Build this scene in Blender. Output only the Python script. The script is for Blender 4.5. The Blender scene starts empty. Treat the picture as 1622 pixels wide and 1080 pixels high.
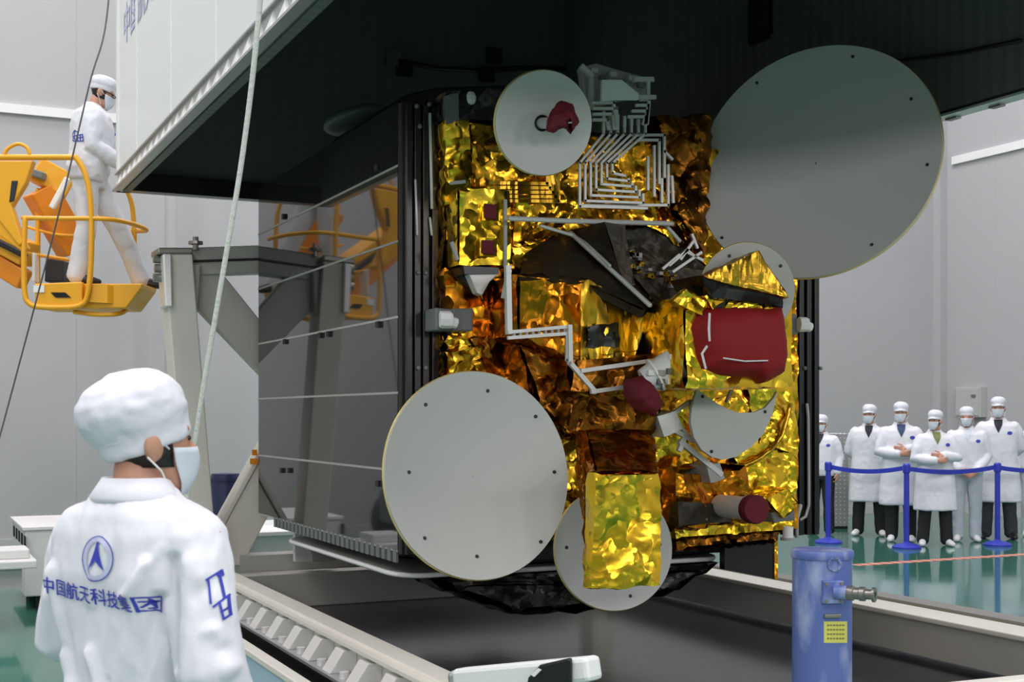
import bpy, bmesh, math, random
from mathutils import Vector as V, Matrix, noise
from mathutils.bvhtree import BVHTree
SC = bpy.context.scene
COL = SC.collection
R = math.radians
# ------------------------------------------------------------------ camera
# world: X runs along the spacecraft's gold face, Y into the hall, Z up; lens at 1.6 m
YAW = R(25.53)
CS, SN = math.cos(YAW), math.sin(YAW)
CAMZ, FPX, HZ = 1.6, 2050.0, 657.0
cd = bpy.data.cameras.new('camera'); cam = bpy.data.objects.new('camera', cd); COL.objects.link(cam)
cam.location = (0, 0, CAMZ); cam.rotation_euler = (R(90), 0, -YAW)
cd.sensor_width = 36; cd.lens = 36*FPX/1622; cd.shift_y = (HZ-540)/1622
cd.clip_end = 200
cd.dof.use_dof = True; cd.dof.focus_distance = 6.4; cd.dof.aperture_fstop = 9
SC.camera = cam
SC.view_settings.view_transform = 'Standard'; SC.view_settings.look = 'None'
SC.view_settings.gamma = 1; SC.view_settings.use_curve_mapping = False
SC.view_settings.exposure = -0.25
# ------------------------------------------------------------------ world and lamps
w = bpy.data.worlds.new('hall_air'); SC.world = w; w.use_nodes = True
w.node_tree.nodes['Background'].inputs[0].default_value = (0.8, 0.86, 1, 1)
w.node_tree.nodes['Background'].inputs[1].default_value = 0.25
def area(name, loc, sx, sy, power, rot=(0, 0, 0), col=(1, 1, 1)):
    l = bpy.data.lights.new(name, 'AREA'); l.shape = 'RECTANGLE'; l.size = sx; l.size_y = sy
    l.energy = power; l.color = col
    o = bpy.data.objects.new(name, l); COL.objects.link(o); o.location = loc; o.rotation_euler = rot
    return o
LAMP = 1.0
for k, (x, y) in enumerate([(-6, -4), (-6, 2.5), (-6, 9), (0.5, -4), (0.5, 2.5), (-1.2, 9), (0, 14.6),
                            (7, -4), (8.5, 2.5), (10, 9), (12, 14), (6, 14.6)]):
    area('hall_lamp', (x, y, 11.6), 2.6, 2.6, 400*LAMP, col=(1, .955, .985))
for x in (-7.5, -2.5, 2.5, 7.5, 12.5):          # unseen fill lights added behind the lens to brighten the spacecraft's front
    area('front_fill', (x, -7.6, 4.6), 2.4, 1.2, 160, (R(88), 0, 0), (1, .955, .975))

# ------------------------------------------------------------------ pixel helpers (photo frame 1622x1080)
def ray(px, py):
    rx, rz = (px-811)/FPX, (HZ-py)/FPX
    return V((CS*rx+SN, CS-SN*rx, rz))
def P(px, py, t): return V((0, 0, CAMZ)) + ray(px, py)*t
def atY(px, py, y): d = ray(px, py); return V((0, 0, CAMZ)) + d*(y/d.y)
def atX(px, py, x): d = ray(px, py); return V((0, 0, CAMZ)) + d*(x/d.x)
def atZ(px, py, z): d = ray(px, py); return V((0, 0, CAMZ)) + d*((z-CAMZ)/d.z)
CR, CF, UP = V((CS, -SN, 0)), V((SN, CS, 0)), V((0, 0, 1))

# ------------------------------------------------------------------ materials
MATS = {}
def mat(name, col, rough=.5, metal=0., ior=1.5, noise_amt=0., nscale=4., bump=0., bscale=30., coat=0., sheen=0., sss=0.):
    m = bpy.data.materials.new(name); m.use_nodes = True; MATS[name] = m
    nt = m.node_tree; b = nt.nodes['Principled BSDF']
    b.inputs['Base Color'].default_value = (*col, 1); b.inputs['Roughness'].default_value = rough
    b.inputs['Metallic'].default_value = metal; b.inputs['IOR'].default_value = ior
    b.inputs['Coat Weight'].default_value = coat
    tc = nt.nodes.new('ShaderNodeTexCoord')
    if noise_amt:
        n = nt.nodes.new('ShaderNodeTexNoise'); n.inputs['Scale'].default_value = nscale; n.inputs['Detail'].default_value = 5
        nt.links.new(tc.outputs['Object'], n.inputs['Vector'])
        mx = nt.nodes.new('ShaderNodeMix'); mx.data_type = 'RGBA'
        mx.inputs['A'].default_value = (*[max(0, c*(1-noise_amt)) for c in col], 1)
        mx.inputs['B'].default_value = (*[min(1, c*(1+noise_amt)) for c in col], 1)
        nt.links.new(n.outputs['Fac'], mx.inputs['Factor']); nt.links.new(mx.outputs['Result'], b.inputs['Base Color'])
    if bump:
        n2 = nt.nodes.new('ShaderNodeTexNoise'); n2.inputs['Scale'].default_value = bscale; n2.inputs['Detail'].default_value = 4
        nt.links.new(tc.outputs['Object'], n2.inputs['Vector'])
        bp = nt.nodes.new('ShaderNodeBump'); bp.inputs['Strength'].default_value = bump; bp.inputs['Distance'].default_value = .02
        nt.links.new(n2.outputs['Fac'], bp.inputs['Height']); nt.links.new(bp.outputs['Normal'], b.inputs['Normal'])
    return m
def foil_mat(name, c1, c2, rough=.22, s1=7., s2=22., strength=.7, stretch=(1, 1, 1), metal=1.):
    m = bpy.data.materials.new(name); m.use_nodes = True; MATS[name] = m
    nt = m.node_tree; L = nt.links; b = nt.nodes['Principled BSDF']
    b.inputs['Metallic'].default_value = metal; b.inputs['Roughness'].default_value = rough
    tc = nt.nodes.new('ShaderNodeTexCoord'); mp = nt.nodes.new('ShaderNodeMapping'); mp.inputs['Scale'].default_value = stretch
    L.new(tc.outputs['Object'], mp.inputs['Vector'])
    nz = nt.nodes.new('ShaderNodeTexNoise'); nz.inputs['Scale'].default_value = 5; nz.inputs['Detail'].default_value = 3
    L.new(mp.outputs['Vector'], nz.inputs['Vector'])
    va = nt.nodes.new('ShaderNodeMix'); va.data_type = 'VECTOR'; va.inputs['Factor'].default_value = .25
    L.new(mp.outputs['Vector'], va.inputs['A']); L.new(nz.outputs['Color'], va.inputs['B'])
    # crumpled film: every Voronoi cell is a small flat facet tilted its own way
    ge = nt.nodes.new('ShaderNodeNewGeometry'); acc = ge.outputs['Normal']
    for s, st in ((s1, strength), (s2, strength*.75)):
        vo = nt.nodes.new('ShaderNodeTexVoronoi'); vo.feature = 'F1'; vo.inputs['Scale'].default_value = s
        L.new(va.outputs['Result'], vo.inputs['Vector'])
        sb = nt.nodes.new('ShaderNodeVectorMath'); sb.operation = 'SUBTRACT'; sb.inputs[1].default_value = (.5, .5, .5); L.new(vo.outputs['Color'], sb.inputs[0])
        sc = nt.nodes.new('ShaderNodeVectorMath'); sc.operation = 'SCALE'; sc.inputs['Scale'].default_value = st; L.new(sb.outputs['Vector'], sc.inputs[0])
        ad = nt.nodes.new('ShaderNodeVectorMath'); ad.operation = 'ADD'; L.new(acc, ad.inputs[0]); L.new(sc.outputs['Vector'], ad.inputs[1]); acc = ad.outputs['Vector']
    nm = nt.nodes.new('ShaderNodeVectorMath'); nm.operation = 'NORMALIZE'; L.new(acc, nm.inputs[0])
    bp = nt.nodes.new('ShaderNodeBump'); bp.inputs['Strength'].default_value = .25; bp.inputs['Distance'].default_value = .02
    L.new(nz.outputs['Fac'], bp.inputs['Height']); L.new(nm.outputs['Vector'], bp.inputs['Normal']); L.new(bp.outputs['Normal'], b.inputs['Normal'])
    n3 = nt.nodes.new('ShaderNodeTexNoise'); n3.inputs['Scale'].default_value = 3.2; n3.inputs['Detail'].default_value = 4
    L.new(tc.outputs['Object'], n3.inputs['Vector'])
    rp = nt.nodes.new('ShaderNodeValToRGB'); rp.color_ramp.elements[0].position = .4; rp.color_ramp.elements[1].position = .6
    rp.color_ramp.elements[0].color = (*c1, 1); rp.color_ramp.elements[1].color = (*c2, 1)
    L.new(n3.outputs['Fac'], rp.inputs['Fac']); L.new(rp.outputs['Color'], b.inputs['Base Color'])
    return m
def wave_mat(name, c1, c2, scale, direction, rough=.5, bump=0., ior=1.5, thr=None, metal=0.):
    m = bpy.data.materials.new(name); m.use_nodes = True; MATS[name] = m
    nt = m.node_tree; L = nt.links; b = nt.nodes['Principled BSDF']
    b.inputs['Roughness'].default_value = rough; b.inputs['IOR'].default_value = ior; b.inputs['Metallic'].default_value = metal
    tc = nt.nodes.new('ShaderNodeTexCoord'); wv = nt.nodes.new('ShaderNodeTexWave'); wv.bands_direction = direction
    wv.inputs['Scale'].default_value = scale; L.new(tc.outputs['Object'], wv.inputs['Vector'])
    rp = nt.nodes.new('ShaderNodeValToRGB'); rp.color_ramp.elements[0].color = (*c1, 1); rp.color_ramp.elements[1].color = (*c2, 1)
    if thr: rp.color_ramp.elements[0].position = thr[0]; rp.color_ramp.elements[1].position = thr[1]
    L.new(wv.outputs['Fac'], rp.inputs['Fac']); L.new(rp.outputs['Color'], b.inputs['Base Color'])
    if bump:
        bp = nt.nodes.new('ShaderNodeBump'); bp.inputs['Strength'].default_value = bump; bp.inputs['Distance'].default_value = .01
        L.new(rp.outputs['Color'], bp.inputs['Height']); L.new(bp.outputs['Normal'], b.inputs['Normal'])
    return m

mat('wall_panel', (.43, .43, .44), .55, noise_amt=.04, nscale=.5)
mat('wall_stripe', (.8, .8, .8), .5)
mat('ceiling_white', (.7, .7, .7), .8)
mat('white_paint', (.80, .82, .80), .35)
mat('cream_paint', (.72, .70, .62), .4, noise_amt=.06)
mat('grey_paint', (.43, .42, .38), .45, noise_amt=.06)
mat('post_paint', (.68, .67, .59), .5, noise_amt=.08, nscale=3)
mat('aluminium', (.50, .52, .52), .38, metal=.75, noise_amt=.08)
mat('bright_aluminium', (.8, .8, .78), .35, metal=.4)
wave_mat('cover_lining', (.135, .14, .13), (.165, .172, .16), 3.2, 'Y', .6, bump=.3)
wave_mat('cover_lining_end', (.145, .15, .14), (.155, .162, .15), 2.2, 'X', .6, bump=.2)
mat('black_hole', (.004, .004, .004), .8)
mat('black_satin', (.010, .010, .011), .3)
mat('black_rubber', (.015, .015, .016), .6)
foil_mat('black_foil', (.012, .012, .012), (.03, .03, .028), .3, 6, 16, .6, metal=.3)
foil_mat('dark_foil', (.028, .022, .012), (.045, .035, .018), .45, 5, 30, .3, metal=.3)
mat('deck_black', (.016, .016, .017), .15, ior=1.4, noise_amt=.25, nscale=2, bump=.04, bscale=6)
mat('dish_white', (.52, .53, .505), .5)
mat('dish_rim', (.62, .50, .20), .4, metal=.5)
mat('screw_dark', (.02, .02, .02), .5)
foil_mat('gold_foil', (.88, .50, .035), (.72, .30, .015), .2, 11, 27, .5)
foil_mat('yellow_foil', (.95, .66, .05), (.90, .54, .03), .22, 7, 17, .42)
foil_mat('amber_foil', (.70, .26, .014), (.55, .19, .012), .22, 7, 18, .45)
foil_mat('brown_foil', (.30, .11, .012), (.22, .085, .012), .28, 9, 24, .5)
foil_mat('drape_foil', (.72, .42, .04), (.62, .36, .035), .28, 7, 17, .42, stretch=(2.5, 2.5, .6))
mat('silver_pipe', (.66, .67, .64), .4, metal=.25)
mat('clamp_grey', (.16, .175, .175), .5)
mat('bolt_white', (.85, .86, .84), .4)
mat('red_cloth', (.30, .006, .008), .75, bump=.15, bscale=18)
mat('maroon_cloth', (.13, .006, .014), .8, bump=.25, bscale=25)
wave_mat('solar_cells', (.016, .016, .017), (.030, .030, .031), 26, 'Z', .035, ior=1.68)
mat('seam_grey', (.40, .40, .38), .5)
def worn_mat(name, col, pale, rough):
    m = bpy.data.materials.new(name); m.use_nodes = True; MATS[name] = m
    nt = m.node_tree; L = nt.links; b = nt.nodes['Principled BSDF']; b.inputs['Roughness'].default_value = rough
    tc = nt.nodes.new('ShaderNodeTexCoord'); mp = nt.nodes.new('ShaderNodeMapping'); mp.inputs['Scale'].default_value = (1, 1, .45); L.new(tc.outputs['Object'], mp.inputs['Vector'])
    n = nt.nodes.new('ShaderNodeTexNoise'); n.inputs['Scale'].default_value = 9; n.inputs['Detail'].default_value = 6; L.new(mp.outputs['Vector'], n.inputs['Vector'])
    rp = nt.nodes.new('ShaderNodeValToRGB'); e = rp.color_ramp.elements; e[0].position = .50; e[0].color = (*col, 1); e[1].position = .74; e[1].color = (*pale, 1)
    L.new(n.outputs['Fac'], rp.inputs['Fac']); L.new(rp.outputs['Color'], b.inputs['Base Color'])
worn_mat('jack_blue', (.10, .15, .40), (.40, .48, .66), .4)
mat('label_yellow', (.62, .62, .12), .5)
mat('label_ink', (.18, .2, .05), .6)
mat('steel', (.30, .29, .26), .35, metal=.8)
mat('lift_yellow', (.85, .40, .012), .38, noise_amt=.05)
mat('lift_orange', (.80, .26, .008), .4)
mat('black_panel', (.012, .012, .014), .4)
mat('rope_white', (.78, .77, .72), .75, bump=.4, bscale=60)
mat('wire_dark', (.10, .10, .10), .5)
mat('barrier_blue', (.025, .04, .42), .35)
mat('navy', (.02, .028, .09), .45)
mat('purple_print', (.22, .18, .55), .6)
mat('pale_blue_panel', (.42, .58, .72), .25)
mat('cloth_white', (.80, .81, .86), .75, bump=.1, bscale=40)
mat('cap_white', (.70, .71, .77), .75, bump=.08, bscale=35)
mat('coat_white', (.73, .74, .79), .8, bump=.08, bscale=30)
mat('trouser_pale', (.52, .57, .62), .8)
mat('trouser_white', (.68, .70, .74), .8)
mat('trouser_dark', (.012, .012, .014), .85)
mat('trouser_grey', (.035, .038, .048), .85)
mat('skin', (.52, .27, .18), .5, noise_amt=.08, nscale=12)
mat('hair_black', (.012, .010, .009), .5, bump=.3, bscale=80)
mat('mask_blue', (.62, .68, .74), .8)
mat('strap_white', (.8, .8, .8), .8)
mat('eye_dark', (.02, .015, .012), .2)
mat('print_blue', (.035, .05, .42), .6)
mat('print_pale', (.50, .53, .70), .7)
mat('shirt_dark', (.02, .022, .03), .8)
mat('shirt_blue', (.04, .07, .16), .8)
mat('shoe_white', (.75, .75, .76), .6)
mat('shoe_black', (.012, .012, .013), .4)
mat('collar_olive', (.20, .22, .08), .8)
mat('cabinet_white', (.72, .72, .70), .45)
mat('box_grey', (.46, .46, .45), .5)

def floor_mat():
    m = bpy.data.materials.new('green_epoxy'); m.use_nodes = True; MATS['green_epoxy'] = m
    nt = m.node_tree; L = nt.links; b = nt.nodes['Principled BSDF']
    tc = nt.nodes.new('ShaderNodeTexCoord'); n = nt.nodes.new('ShaderNodeTexNoise'); n.inputs['Scale'].default_value = .6; n.inputs['Detail'].default_value = 3
    L.new(tc.outputs['Object'], n.inputs['Vector'])
    mx = nt.nodes.new('ShaderNodeMix'); mx.data_type = 'RGBA'
    mx.inputs['A'].default_value = (.042, .155, .115, 1); mx.inputs['B'].default_value = (.052, .19, .145, 1)
    L.new(n.outputs['Fac'], mx.inputs['Factor']); L.new(mx.outputs['Result'], b.inputs['Base Color'])
    b.inputs['Roughness'].default_value = .08; b.inputs['IOR'].default_value = 1.75
    n2 = nt.nodes.new('ShaderNodeTexNoise'); n2.inputs['Scale'].default_value = 1.5; L.new(tc.outputs['Object'], n2.inputs['Vector'])
    bp = nt.nodes.new('ShaderNodeBump'); bp.inputs['Strength'].default_value = .06; bp.inputs['Distance'].default_value = .02
    L.new(n2.outputs['Fac'], bp.inputs['Height']); L.new(bp.outputs['Normal'], b.inputs['Normal'])
floor_mat()
def perforated_mat():
    m = bpy.data.materials.new('perforated_steel'); m.use_nodes = True; MATS['perforated_steel'] = m
    nt = m.node_tree; L = nt.links; b = nt.nodes['Principled BSDF']; b.inputs['Roughness'].default_value = .5
    tc = nt.nodes.new('ShaderNodeTexCoord'); vo = nt.nodes.new('ShaderNodeTexVoronoi'); vo.inputs['Randomness'].default_value = 0
    vo.inputs['Scale'].default_value = 17; L.new(tc.outputs['Object'], vo.inputs['Vector'])
    rp = nt.nodes.new('ShaderNodeValToRGB'); rp.color_ramp.interpolation = 'CONSTANT'
    rp.color_ramp.elements[0].color = (.75, .75, .74, 1); rp.color_ramp.elements[1].position = .42; rp.color_ramp.elements[1].color = (.30, .30, .30, 1)
    L.new(vo.outputs['Distance'], rp.inputs['Fac']); L.new(rp.outputs['Color'], b.inputs['Base Color'])
perforated_mat()
wave_mat('hazard_tape', (.62, .10, .06), (.62, .45, .36), 2.2, 'X', .4, thr=(.55, .6))
wave_mat('shoe_cover', (.6, .6, .6), (.7, .7, .7), 30, 'X', .6)

# ------------------------------------------------------------------ mesh builder
ORG = {}                                   # object -> frame origin used while building
class MB:
    def __init__(s): s.v = []; s.f = []
    def add(s, vs, fs):
        n = len(s.v); s.v += [V(v) for v in vs]; s.f += [tuple(i+n for i in f) for f in fs]; return s
    def box(s, a, b):
        a, b = V(a), V(b); lo = [min(a[i], b[i]) for i in range(3)]; hi = [max(a[i], b[i]) for i in range(3)]
        vs = [(x, y, z) for x in (lo[0], hi[0]) for y in (lo[1], hi[1]) for z in (lo[2], hi[2])]
        return s.add(vs, [(0, 1, 3, 2), (4, 6, 7, 5), (0, 4, 5, 1), (2, 3, 7, 6), (0, 2, 6, 4), (1, 5, 7, 3)])
    def prism(s, poly, off):
        n = len(poly); off = V(off); poly = [V(p) for p in poly]
        return s.add(poly+[p+off for p in poly], [tuple(range(n)), tuple(range(2*n-1, n-1, -1))]+[(i, i+n, (i+1) % n+n, (i+1) % n) for i in range(n)])
    def bar(s, a, b, w, h, ref=UP):
        a, b = V(a), V(b); d = (b-a).normalized(); side = d.cross(V(ref))
        if side.length < 1e-4: side = d.cross(V((1, 0, 0)))
        side.normalize(); up = side.cross(d)
        q = [side*w/2*i+up*h/2*j for i, j in ((-1, -1), (1, -1), (1, 1), (-1, 1))]
        return s.prism([a+k for k in q], b-a)
    def tube(s, pts, rad, seg=10, ref=None, M=None, dome=True):
        pts = [V(p) for p in pts]; n = len(pts)
        if not isinstance(rad, list): rad = [rad]*n
        rad = [(r, r) if not isinstance(r, (tuple, list)) else r for r in rad]
        rf = V(ref) if ref else None; rings = []
        dirs = []
        for i in range(n):
            d = (pts[min(i+1, n-1)]-pts[max(i-1, 0)]); dirs.append(d.normalized() if d.length > 1e-9 else V((0, 0, 1)))
        if dome:
            pts = [pts[0]-dirs[0]*min(rad[0])*.5]+pts+[pts[-1]+dirs[-1]*min(rad[-1])*.5]
            rad = [tuple(x*.6 for x in rad[0])]+rad+[tuple(x*.6 for x in rad[-1])]; dirs = [dirs[0]]+dirs+[dirs[-1]]
        up = None; vs = []
        for p, r, d in zip(pts, rad, dirs):
            if rf is not None: side = d.cross(rf)
            else:
                if up is None: up = V((0, 0, 1)) if abs(d.z) < .9 else V((0, 1, 0))
                side = d.cross(up)
            if side.length < 1e-5: side = d.cross(V((1, .1, 0)))
            side.normalize(); u = side.cross(d)
            if rf is None: up = u
            for k in range(seg):
                a = 2*math.pi*k/seg; vs.append(p+side*r[0]*math.cos(a)+u*r[1]*math.sin(a))
        m = len(pts); fs = []
        for i in range(m-1):
            for k in range(seg):
                k2 = (k+1) % seg; fs.append((i*seg+k, i*seg+k2, (i+1)*seg+k2, (i+1)*seg+k))
        fs.append(tuple(reversed(range(seg)))); fs.append(tuple(range((m-1)*seg, m*seg)))
        if M: vs = [M @ v for v in vs]
        return s.add(vs, fs)
    def cyl(s, a, b, r, seg=24): return s.tube([a, b], r, seg, dome=False)
    def ball(s, c, r, M=None, su=14, sv=9):
        r = (r, r, r) if not isinstance(r, (tuple, list)) else r; vs = [V((0, 0, -1))]
        for j in range(1, sv):
            t = math.pi*j/sv-math.pi/2
            for k in range(su):
                a = 2*math.pi*k/su; vs.append(V((math.cos(t)*math.cos(a), math.cos(t)*math.sin(a), math.sin(t))))
        vs.append(V((0, 0, 1))); c = V(c)
        vs = [c+V((v.x*r[0], v.y*r[1], v.z*r[2])) for v in vs]
        if M: vs = [M @ v for v in vs]
        fs = [(0, 1+(k+1) % su, 1+k) for k in range(su)]
        for j in range(sv-2):
            for k in range(su):
                a = 1+j*su; fs.append((a+k, a+(k+1) % su, a+su+(k+1) % su, a+su+k))
        a = 1+(sv-2)*su; fs += [(a+k, a+(k+1) % su, len(vs)-1) for k in range(su)]
        return s.add(vs, fs)
    def lathe(s, prof, c=(0, 0, 0), seg=32, ax=UP, sx=1.):
        ax = V(ax).normalized(); e1 = ax.cross(V((0, 1, 0)) if abs(ax.y) < .9 else V((1, 0, 0))).normalized(); e2 = ax.cross(e1); c = V(c)
        vs = []
        for r, z in prof:
            for k in range(seg):
                a = 2*math.pi*k/seg; vs.append(c+ax*z+(e1*math.cos(a)*sx+e2*math.sin(a))*r)
        n = len(prof); fs = [(i*seg+k, i*seg+(k+1) % seg, (i+1)*seg+(k+1) % seg, (i+1)*seg+k) for i in range(n-1) for k in range(seg)]
        fs += [tuple(reversed(range(seg))), tuple(range((n-1)*seg, n*seg))]
        return s.add(vs, fs)
    def patch(s, a, b, c, d, step):
        a, b, c, d = V(a), V(b), V(c), V(d)
        nu = max(1, round(max((b-a).length, (c-d).length)/step)); nv = max(1, round(max((d-a).length, (c-b).length)/step))
        vs = []
        for j in range(nv+1):
            for i in range(nu+1):
                u, t = i/nu, j/nv; vs.append((a*(1-u)+b*u)*(1-t)+(d*(1-u)+c*u)*t)
        w = nu+1
        return s.add(vs, [(j*w+i, j*w+i+1, (j+1)*w+i+1, (j+1)*w+i) for j in range(nv) for i in range(nu)])
    def hexa(s, f, b, step):
        """six patched faces between front quad f and back quad b"""
        s.patch(*f, step); s.patch(b[1], b[0], b[3], b[2], step)
        for i in range(4): j = (i+1) % 4; s.patch(f[j], f[i], b[i], b[j], step)
        return s
    def mesh(s, name, weld=0., origin=V((0, 0, 0))):
        me = bpy.data.meshes.new(name); me.from_pydata([v-origin for v in s.v], [], s.f)
        bm = bmesh.new(); bm.from_mesh(me)
        if weld: bmesh.ops.remove_doubles(bm, verts=bm.verts, dist=weld)
        bmesh.ops.recalc_face_normals(bm, faces=bm.faces); bm.to_mesh(me); bm.free()
        return me
    def build(s, name, m, parent=None, smooth=None, bevel=0., weld=0.):
        lo = V([min(v[i] for v in s.v) for i in range(3)]); hi = V([max(v[i] for v in s.v) for i in range(3)])
        c = (lo+hi)/2
        if parent is None: c.z = lo.z
        return link(s.mesh(name, weld, c), name, m, parent, c, smooth, bevel)
def link(me, name, m, parent=None, c=V((0, 0, 0)), smooth=None, bevel=0.):
    """mesh coordinates are relative to c, c is given in the building frame"""
    o = bpy.data.objects.new(name, me); COL.objects.link(o)
    me.materials.append(MATS[m] if isinstance(m, str) else m)
    if parent is not None: o.parent = parent; o.location = c-ORG[parent.name]
    else: o.location = c
    ORG[o.name] = V(c)
    if smooth is not None:
        me.shade_smooth()
        if smooth < 180: me.set_sharp_from_angle(angle=R(smooth))
    if bevel:
        b = o.modifiers.new('edge', 'BEVEL'); b.width = bevel; b.segments = 2; b.limit_method = 'ANGLE'; b.angle_limit = R(40)
    return o
def tag(o, label, cat, group=None):
    o['label'] = label; o['category'] = cat
    if group: o['group'] = group
    return o
def thing(name, label, cat, loc=(0, 0, 0), group=None, rotz=0., local=False):
    o = bpy.data.objects.new(name, None); COL.objects.link(o); o.empty_display_size = .1
    o.location = loc; o.rotation_euler = (0, 0, rotz); ORG[o.name] = V((0, 0, 0)) if local else V(loc)
    return tag(o, label, cat, group)
def struct(o): o['kind'] = 'structure'; return o
def ridged(p, sc, seed):
    q = V((p[0]*sc[0]+seed*7.3, p[1]*sc[1]-seed*3.1, p[2]*sc[2]+seed*1.7))
    return 1-2*abs(noise.noise(q)) + .55*(1-2*abs(noise.noise(q*2.3+V((9, 4, 1))))) + .28*(1-2*abs(noise.noise(q*4.9)))
def foil(name, mb, m, parent, amp=.015, sc=4., seed=1., smooth=35, weld=.0008):
    sc = (sc, sc, sc) if not isinstance(sc, (tuple, list)) else sc
    lo = V([min(v[i] for v in mb.v) for i in range(3)]); hi = V([max(v[i] for v in mb.v) for i in range(3)]); c = (lo+hi)/2
    me = mb.mesh(name, weld, c)
    nrm = [v.normal.copy() for v in me.vertices]
    for v, n in zip(me.vertices, nrm): v.co += n*amp*ridged(v.co+c, sc, seed)
    return link(me, name, m, parent, c, smooth)
def block(name, quad, yf, yb, m, parent, amp=.012, sc=5., seed=1., step=.03, smooth=35, yfs=None):
    """foil-wrapped block: photo-frame quad gives its front outline on the plane y=yf, extruded back to yb"""
    yy = yfs or [yf]*4
    f = [atY(x, y, yy[i]) for i, (x, y) in enumerate(quad)]
    b = [V((p.x, yb[i] if isinstance(yb, list) else yb, p.z)) for i, p in enumerate(f)]
    return foil(name, MB().hexa(f, b, step), m, parent, amp, sc, seed, smooth)
def evaluate(o):
    dg = bpy.context.evaluated_depsgraph_get(); dg.update()
    return bpy.data.meshes.new_from_object(o.evaluated_get(dg))
def remesh(mb, voxel, smooth=4, fac=.5):
    me = mb.mesh('tmp'); o = bpy.data.objects.new('tmp', me); COL.objects.link(o)
    r = o.modifiers.new('r', 'REMESH'); r.mode = 'VOXEL'; r.voxel_size = voxel
    if smooth:
        s = o.modifiers.new('s', 'SMOOTH'); s.iterations = smooth; s.factor = fac
    out = evaluate(o); bpy.data.objects.remove(o); bpy.data.meshes.remove(me)
    return out
def bvh_of(me): return BVHTree.FromPolygons([v.co.copy() for v in me.vertices], [tuple(p.vertices) for p in me.polygons])
def text_mesh(body, size, bold=0.):
    cu = bpy.data.curves.new('t', 'FONT'); cu.body = body; cu.size = size; cu.align_x = 'CENTER'; cu.align_y = 'CENTER'; cu.offset = bold
    o = bpy.data.objects.new('t', cu); COL.objects.link(o); me = evaluate(o)
    bpy.data.objects.remove(o); bpy.data.curves.remove(cu); return me
def project(me, M, bvh, d, off=.003, maxlen=.007):
    """lay a flat mesh onto a surface along d"""
    bm = bmesh.new(); bm.from_mesh(me); bmesh.ops.triangulate(bm, faces=bm.faces)
    for _ in range(7):
        e = [e for e in bm.edges if e.calc_length() > maxlen]
        if not e: break
        bmesh.ops.subdivide_edges(bm, edges=e, cuts=1); bmesh.ops.triangulate(bm, faces=bm.faces)
    d = V(d).normalized(); dead = []
    for v in bm.verts:
        p = M @ v.co; h = bvh.ray_cast(p-d*.6, d)
        if h[0] is None: dead.append(v)
        else: v.co = h[0]-d*off
    bmesh.ops.delete(bm, geom=dead, context='VERTS')
    out = bpy.data.meshes.new('decal'); bm.to_mesh(out); bm.free(); return out
# ------------------------------------------------------------------ hall
XW, YB, XL, YN, ZC = 15.85, 16.5, -10.0, -8.0, 12.0
struct(MB().box((XL, YN, -.2), (XW, YB, 0)).build('floor', 'green_epoxy'))
struct(MB().box((XL, YN, ZC), (XW, YB, ZC+.2)).build('ceiling', 'ceiling_white'))
struct(MB().box((XL, YN-.2, 0), (XW, YN, ZC)).build('wall_front', 'wall_panel'))
struct(MB().box((XL-.2, YN, 0), (XL, YB, ZC)).build('wall_left', 'wall_panel'))
mb = MB(); x = XL
while x < XW:                                   # cladding panels with thin joints
    mb.box((x, YB, 0), (min(XW, x+1.2), YB+.2, ZC)); x += 1.2
struct(mb.build('wall_back', 'wall_panel', bevel=.004))
mb = MB(); y = YB
while y > YN:
    mb.box((XW, max(YN, y-1.2), 0), (XW+.2, y, ZC)); y -= 1.2
struct(mb.build('wall_right', 'wall_panel', bevel=.004))
struct(MB().box((XL, YB-.05, 5.19), (8.5, YB, 5.30)).build('trim_1', 'wall_stripe'))
struct(MB().box((XW-.05, YN, 5.74), (XW, YB-.3, 5.87)).build('trim_2', 'wall_stripe'))
struct(MB().box((XW-.16, YB-.16, 0), (XW, YB, ZC)).build('trim_3', 'wall_panel'))
struct(MB().box((XL, YB-.03, 0), (XW, YB, .12)).build('baseboard_back', 'box_grey'))
struct(MB().box((XW-.03, YN, 0), (XW, YB-.16, .12)).build('baseboard_right', 'box_grey'))
# steel column behind the support frame
a = P(271, 600, 15.6)
o = MB().cyl((a.x, a.y, 0), (a.x, a.y, ZC), .075, 20).build('pipe_column', 'box_grey', smooth=40)
tag(o, 'slim grey vertical pipe column in front of the back wall', 'column')
# electrical box on the right wall
a, b = atX(1523, 613, XW), atX(1563, 661, XW)
t = thing('electrical_box', 'pale grey electrical box mounted on the right wall behind the onlookers', 'electrical box', (XW, (a.y+b.y)/2, b.z))
MB().box((XW-.14, a.y, a.z), (XW, b.y, b.z)).build('housing', 'box_grey', t, bevel=.01)
MB().box((XW-.155, a.y-.03, a.z-.03), (XW-.14, b.y+.03, b.z+.03)).build('door', 'box_grey', t, bevel=.004)
MB().box((XW-.17, b.y+.08, a.z-.17), (XW-.155, b.y+.17, a.z-.13)).build('latch', 'steel', t)
# floor tape
a, b = atZ(1340, 893, 0), atZ(1622, 881, 0)
y0 = (a.y+b.y)/2
tag(MB().box((a.x, y0-.07, .0005), (14.5, y0+.07, .003)).build('floor_tape', 'hazard_tape'), 'strip of red and pale hazard tape across the green floor', 'floor tape')

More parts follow.
